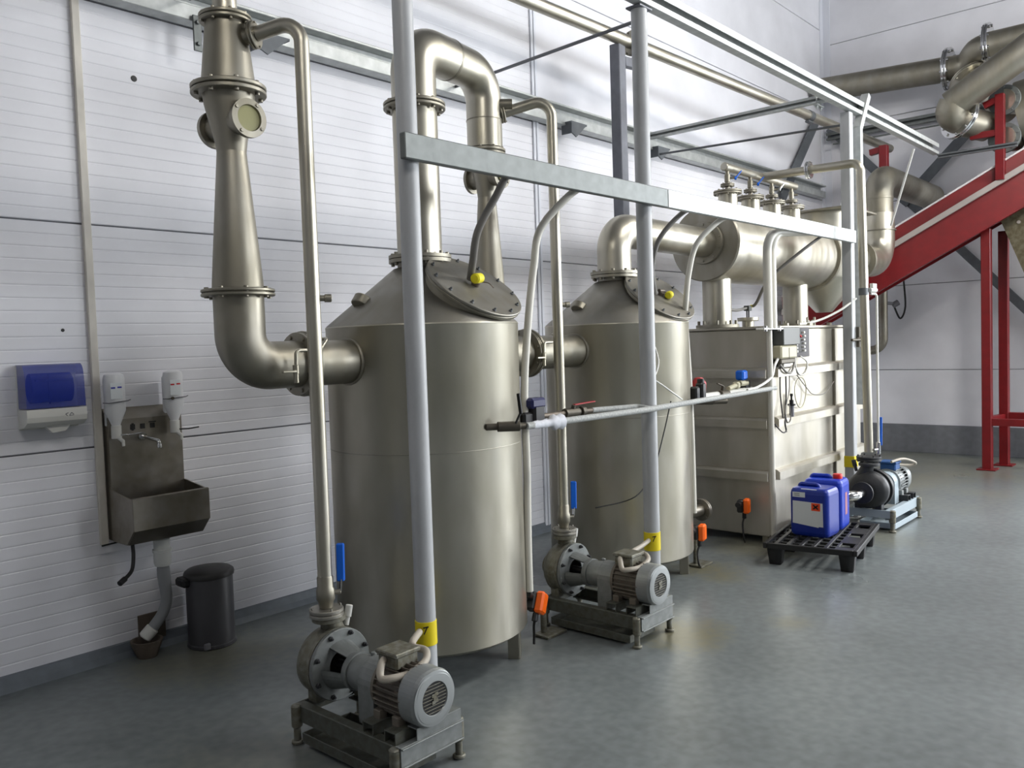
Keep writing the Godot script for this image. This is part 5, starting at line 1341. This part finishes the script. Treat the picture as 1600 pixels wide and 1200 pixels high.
# ---------------------------------------------------------------- far end: conveyor, pipes, vessel
func build_far_end() -> void:
	# plan line of the conveyor's near side and its slope
	var a := V(10.31, 0, -4.62)
	var b := V(11.10, 0, -1.0)
	var dir := (b - a).normalized()
	var nrm := V(-dir.z, 0, dir.x)       # towards the far wall? x grows with distance
	if nrm.x < 0: nrm = -nrm
	var slope := 0.565
	var base := V(10.642, 2.25, -3.236)  # lower edge of the near side plate here
	var t := thing("conveyor", "inclined red steel conveyor trough rising to the right before the far wall", "conveyor")
	# each plate is a parallelogram with upright ends: s along dir, heights over the lower edge
	var slab := func(h0: float, h1: float, off: float, thick: float) -> Shape:
		var s0 := -1.33
		var s1 := 2.05
		var poly := PackedVector2Array([Vector2(s0, h0 + s0 * slope), Vector2(s1, h0 + s1 * slope), Vector2(s1, h1 + s1 * slope), Vector2(s0, h1 + s0 * slope)])
		return Shape.new().prism(poly, thick, Transform3D(Basis(dir, V(0, 1, 0), dir.cross(V(0, 1, 0))), base - dir.cross(V(0, 1, 0)) * (off + thick)))
	part("side_plate", slab.call(0.0, 0.40, 0.0, 0.03), M.red_paint, t)
	part("belt_edge", slab.call(0.40, 0.47, -0.06, 0.09), M.belt_lip, t, "pale grey belt edge")
	part("side_board", slab.call(0.47, 0.63, 0.0, 0.02), M.red_paint, t)
	part("top_lip", slab.call(0.63, 0.652, -0.02, 0.05), M.lip_white, t)
	part("bottom_flange", slab.call(0.0, 0.014, 0.03, 0.09), M.red_paint, t)
	part("far_side", slab.call(0.0, 0.63, 0.5, 0.03), M.red_paint, t)
	part("belt", slab.call(0.42, 0.445, 0.03, 0.47), M.black_plastic, t)
	# trestle
	var tr := thing("trestle", "red steel trestle with two legs and low rails holding up the conveyor", "trestle")
	part("leg", Shape.new().box(V(11.0, 1.40, -2.36), V(0.10, 2.78, 0.10), 0.006), M.red_paint, tr)
	part("leg", Shape.new().box(V(11.45, 1.40, -2.275), V(0.10, 2.78, 0.10), 0.006), M.red_paint, tr)
	part("foot_plate", Shape.new().box(V(11.0, 0.008, -2.36), V(0.2, 0.016, 0.2)), M.red_paint, tr)
	part("foot_plate", Shape.new().box(V(11.45, 0.008, -2.275), V(0.2, 0.016, 0.2)), M.red_paint, tr)
	part("rail", Shape.new().bar(V(11.0, 0.56, -2.36), V(11.0, 0.56, -0.9), 0.08, 0.08), M.red_paint, tr)
	part("rail", Shape.new().bar(V(11.45, 0.60, -2.275), V(11.45, 0.60, -0.9), 0.08, 0.08), M.red_paint, tr)
	part("rail", Shape.new().bar(V(11.0, 0.585, -2.36), V(11.45, 0.585, -2.28), 0.07, 0.07), M.red_paint, tr)
	part("leg", Shape.new().box(V(11.0, 1.7, -0.9), V(0.10, 3.4, 0.10), 0.006), M.red_paint, tr)
	part("leg", Shape.new().box(V(11.45, 1.7, -0.9), V(0.10, 3.4, 0.10), 0.006), M.red_paint, tr)
	# red T posts on the conveyor
	var T1 := Shape.new()
	T1.bar(V(10.84, 3.30, -2.18), V(10.84, 4.25, -2.18), 0.09, 0.09, V(1, 0, 0))
	T1.bar(V(10.84, 3.83, -2.20), V(10.84, 3.83, -2.48), 0.07, 0.07)
	T1.bar(V(10.84, 4.21, -2.16), V(10.84, 4.15, -2.34), 0.07, 0.07)
	solo("red_upright", T1, M.red_paint, "red upright with two side arms standing on the conveyor by the big flanged vessel", "upright")
	var T2 := Shape.new()
	T2.bar(V(10.62, 2.75, -3.36), V(10.62, 3.86, -3.36), 0.09, 0.09, V(1, 0, 0))
	T2.bar(V(10.62, 3.82, -3.34), V(10.62, 3.80, -3.52), 0.07, 0.07)
	solo("red_upright", T2, M.red_paint, "short red T shaped upright showing above the stainless duct bend", "upright")
	# hopper under the conveyor
	var hp := PackedVector2Array([Vector2(-2.24, 2.90), Vector2(-0.7, 3.65), Vector2(-0.7, 0.9), Vector2(-1.62, 1.25)])
	var yz := Transform3D(Basis(V(0, 0, 1), V(0, 1, 0), V(-1, 0, 0)), V(11.45, 0, 0))
	var hpp := thing("hopper", "dirty grey tapered hopper hanging under the conveyor at the right edge", "hopper")
	part("body", Shape.new().prism(hp, 0.36, yz), M.hopper, hpp)
	var hb := Shape.new()
	for k in 6:
		var q := Vector2(-2.14, 2.84).lerp(Vector2(-1.62, 1.40), k / 5.0)
		hb.cyl(V(11.08, q.y, q.x + 0.09), V(11.09, q.y, q.x + 0.09), 0.02, 8)
	part("rivets", hb, M.belt_lip, hpp)
	# header pipe along the far wall
	var P := thing("header_pipe", "stainless pipe high on the far wall with a bright bolted joint and offset bend", "pipe")
	part("pipe", Shape.new().tube([V(11.75, 5.0, -4.6), V(11.75, 4.90, -2.93)], 0.155, 32), M.stainless_dull, P)
	part("flange", Shape.new().flange(V(11.75, 4.90, -2.93), V(0, -0.06, 1), 0.26, 0.03, 10), M.chrome, P)
	part("offset_bend", Shape.new().tube(smooth([V(11.75, 4.90, -2.90), V(11.72, 4.90, -2.72), V(11.60, 5.0, -2.58), V(11.55, 5.02, -2.45)], 6), 0.15, 32), M.stainless_dull, P)
	part("flange", Shape.new().flange(V(11.55, 5.02, -2.44), V(0, 0, 1), 0.26, 0.03, 10), M.chrome, P)
	part("far_pipe", Shape.new().tube([V(11.55, 5.02, -2.42), V(11.55, 5.02, -0.6)], 0.155, 32), M.stainless_dull, P)
	part("branch", Shape.new().tube(smooth([V(11.72, 4.80, -2.70), V(11.6, 4.6, -2.55), V(11.4, 4.40, -2.38), V(11.2, 4.1, -2.2)], 6), 0.14, 28).flange(V(11.70, 4.72, -2.68), V(-0.3, -0.8, 0.5), 0.24, 0.02, 8), M.stainless, P)
	# big slanting pipe in front
	var S := thing("slant_pipe", "wide stainless pipe slanting up to the right in front of the flanged vessel", "pipe")
	part("pipe", Shape.new().tube([V(10.6, 4.17, -2.62), V(10.6, 4.98, -1.25)], 0.165, 36), M.stainless_dull, S)
	part("elbow", Shape.new().tube(smooth([V(10.6, 4.20, -2.58), V(10.62, 4.09, -2.62), V(10.75, 4.02, -2.55), V(11.0, 3.95, -2.35)], 6), 0.165, 32), M.stainless_dull, S)
	part("flange", Shape.new().flange(V(10.72, 4.05, -2.56), V(0.75, -0.3, 0.5), 0.25, 0.025, 10), M.chrome, S)
	# vessel with flanged stubs
	var K := thing("flanged_vessel", "stainless vessel with round flanged stubs at the right edge above the conveyor", "vessel")
	part("shell", Shape.new().tube([V(11.35, 4.05, -2.05), V(11.35, 4.35, -0.4)], 0.42, 48), M.stainless_dull, K)
	for y in [4.20, 3.78]:
		var st := part("stub", Shape.new().tube([V(11.2, y, -2.1), V(10.93, y, -2.16)], 0.12, 28), M.stainless, K)
		part("flange", Shape.new().flange(V(10.95, y, -2.16), V(1, 0, 0.1), 0.168, 0.02, 10), M.galvanised, st)
	# pipe rail on the far wall
	var wr := c_rail(Shape.new(), V(12.13, 4.42, -4.60), V(12.13, 4.42, -0.5), 0.10, 0.06, V(-1, 0, 0))
	wr.bar(V(12.06, 4.30, -4.5), V(12.06, 4.30, -2.6), 0.02, 0.02)
	solo("far_rail", wr, M.galvanised, "galvanised channel along the far wall behind the stainless pipes", "rail")
	# down pipe with a return bend on the far wall
	var dp := thing("return_pipe", "dull brown pipe hanging down the far wall with a return bend at its foot", "pipe")
	part("pipe", Shape.new().tube(bent([V(11.9, 2.6, -3.80), V(11.9, 1.40, -3.80), V(11.9, 1.40, -4.15), V(11.9, 1.75, -4.15)], 0.16, 10), 0.058, 24), M.stainless_dull, dp)
	part("cable_loop", Shape.new().tube(smooth([V(12.12, 2.35, -3.60), V(12.12, 1.98, -3.58), V(12.10, 1.82, -3.64), V(12.08, 1.98, -3.71)], 6), 0.012, 8), M.black, dp)
	part("sensor", Shape.new().cyl(V(11.94, 2.04, -3.80), V(12.06, 2.02, -3.70), 0.022, 10).cyl(V(12.05, 2.0, -3.72), V(12.09, 2.04, -3.66), 0.04, 10), M.ink_grey, dp)

# ---------------------------------------------------------------- light
func lamp(p: Vector3, energy: float, which: String, along_x := true) -> void:  # lamp out of view, placed for the light it gives
	var size := V(1.5, 0.07, 0.22) if along_x else V(0.22, 0.07, 1.5)
	var t := thing("unseen_ceiling_lamp", which, "lamp", p, 0.0, "unseen ceiling luminaires")
	part("housing", Shape.new().box(V(0, 0.06, 0), size + V(0.06, 0.03, 0.06), 0.01), M.white_plastic, t)
	part("diffuser", Shape.new().box(V(0, 0.0, 0), size, 0.01), M.unseen_lamp_glow, t)
	part("hanger", Shape.new().cyl(V(0, 0.09, 0), V(0, 6.6 - p.y, 0), 0.008, 8), M.rod, t)
	for k: float in [-0.45, 0.0, 0.45]:
		var l := OmniLight3D.new()
		l.name = "unseen_lamp_light"
		t.add_child(l, true)
		l.position = V(k if along_x else 0.0, -0.12, 0.0 if along_x else k)
		l.light_color = Color(1.0, 0.985, 0.96)
		l.light_energy = energy / 3.0
		l.light_size = 0.12
		l.omni_range = 30.0
		l.omni_attenuation = 2.0
		l.shadow_enabled = true

func high_bay(p: Vector3, energy: float, which: String) -> void:  # flat lamp out of view, placed to light the floor on the right
	var t := thing("unseen_high_bay_lamp", which, "lamp", p, 0.0, "unseen ceiling luminaires")
	part("housing", Shape.new().box(V(0, 0.06, 0), V(1.26, 0.12, 0.66), 0.02), M.white_plastic, t)
	part("diffuser", Shape.new().box(V(0, -0.005, 0), V(1.2, 0.02, 0.6), 0.004), M.unseen_lamp_glow, t)
	part("hanger", Shape.new().cyl(V(0, 0.12, 0), V(0, 6.6 - p.y, 0), 0.008, 8), M.rod, t)
	var l := AreaLight3D.new()
	l.name = "unseen_lamp_light"
	t.add_child(l)
	l.area_size = Vector2(1.2, 0.6)
	l.position = V(0, -0.03, 0)
	l.rotation.x = -PI / 2
	l.light_color = Color(1.0, 0.985, 0.96)
	l.light_energy = energy
	l.area_range = 30.0
	l.shadow_enabled = true

func daylight(called: String, p: Vector3, turn: float, size: Vector2, energy: float) -> void:  # light of an unseen window, set by what it brightens
	var day := AreaLight3D.new()
	day.name = called
	add_child(day)
	day.area_size = size
	day.position = p
	day.rotation.y = turn
	day.light_color = Color(0.97, 0.985, 1.0)
	day.light_energy = energy
	day.area_range = 40.0
	day.shadow_enabled = true
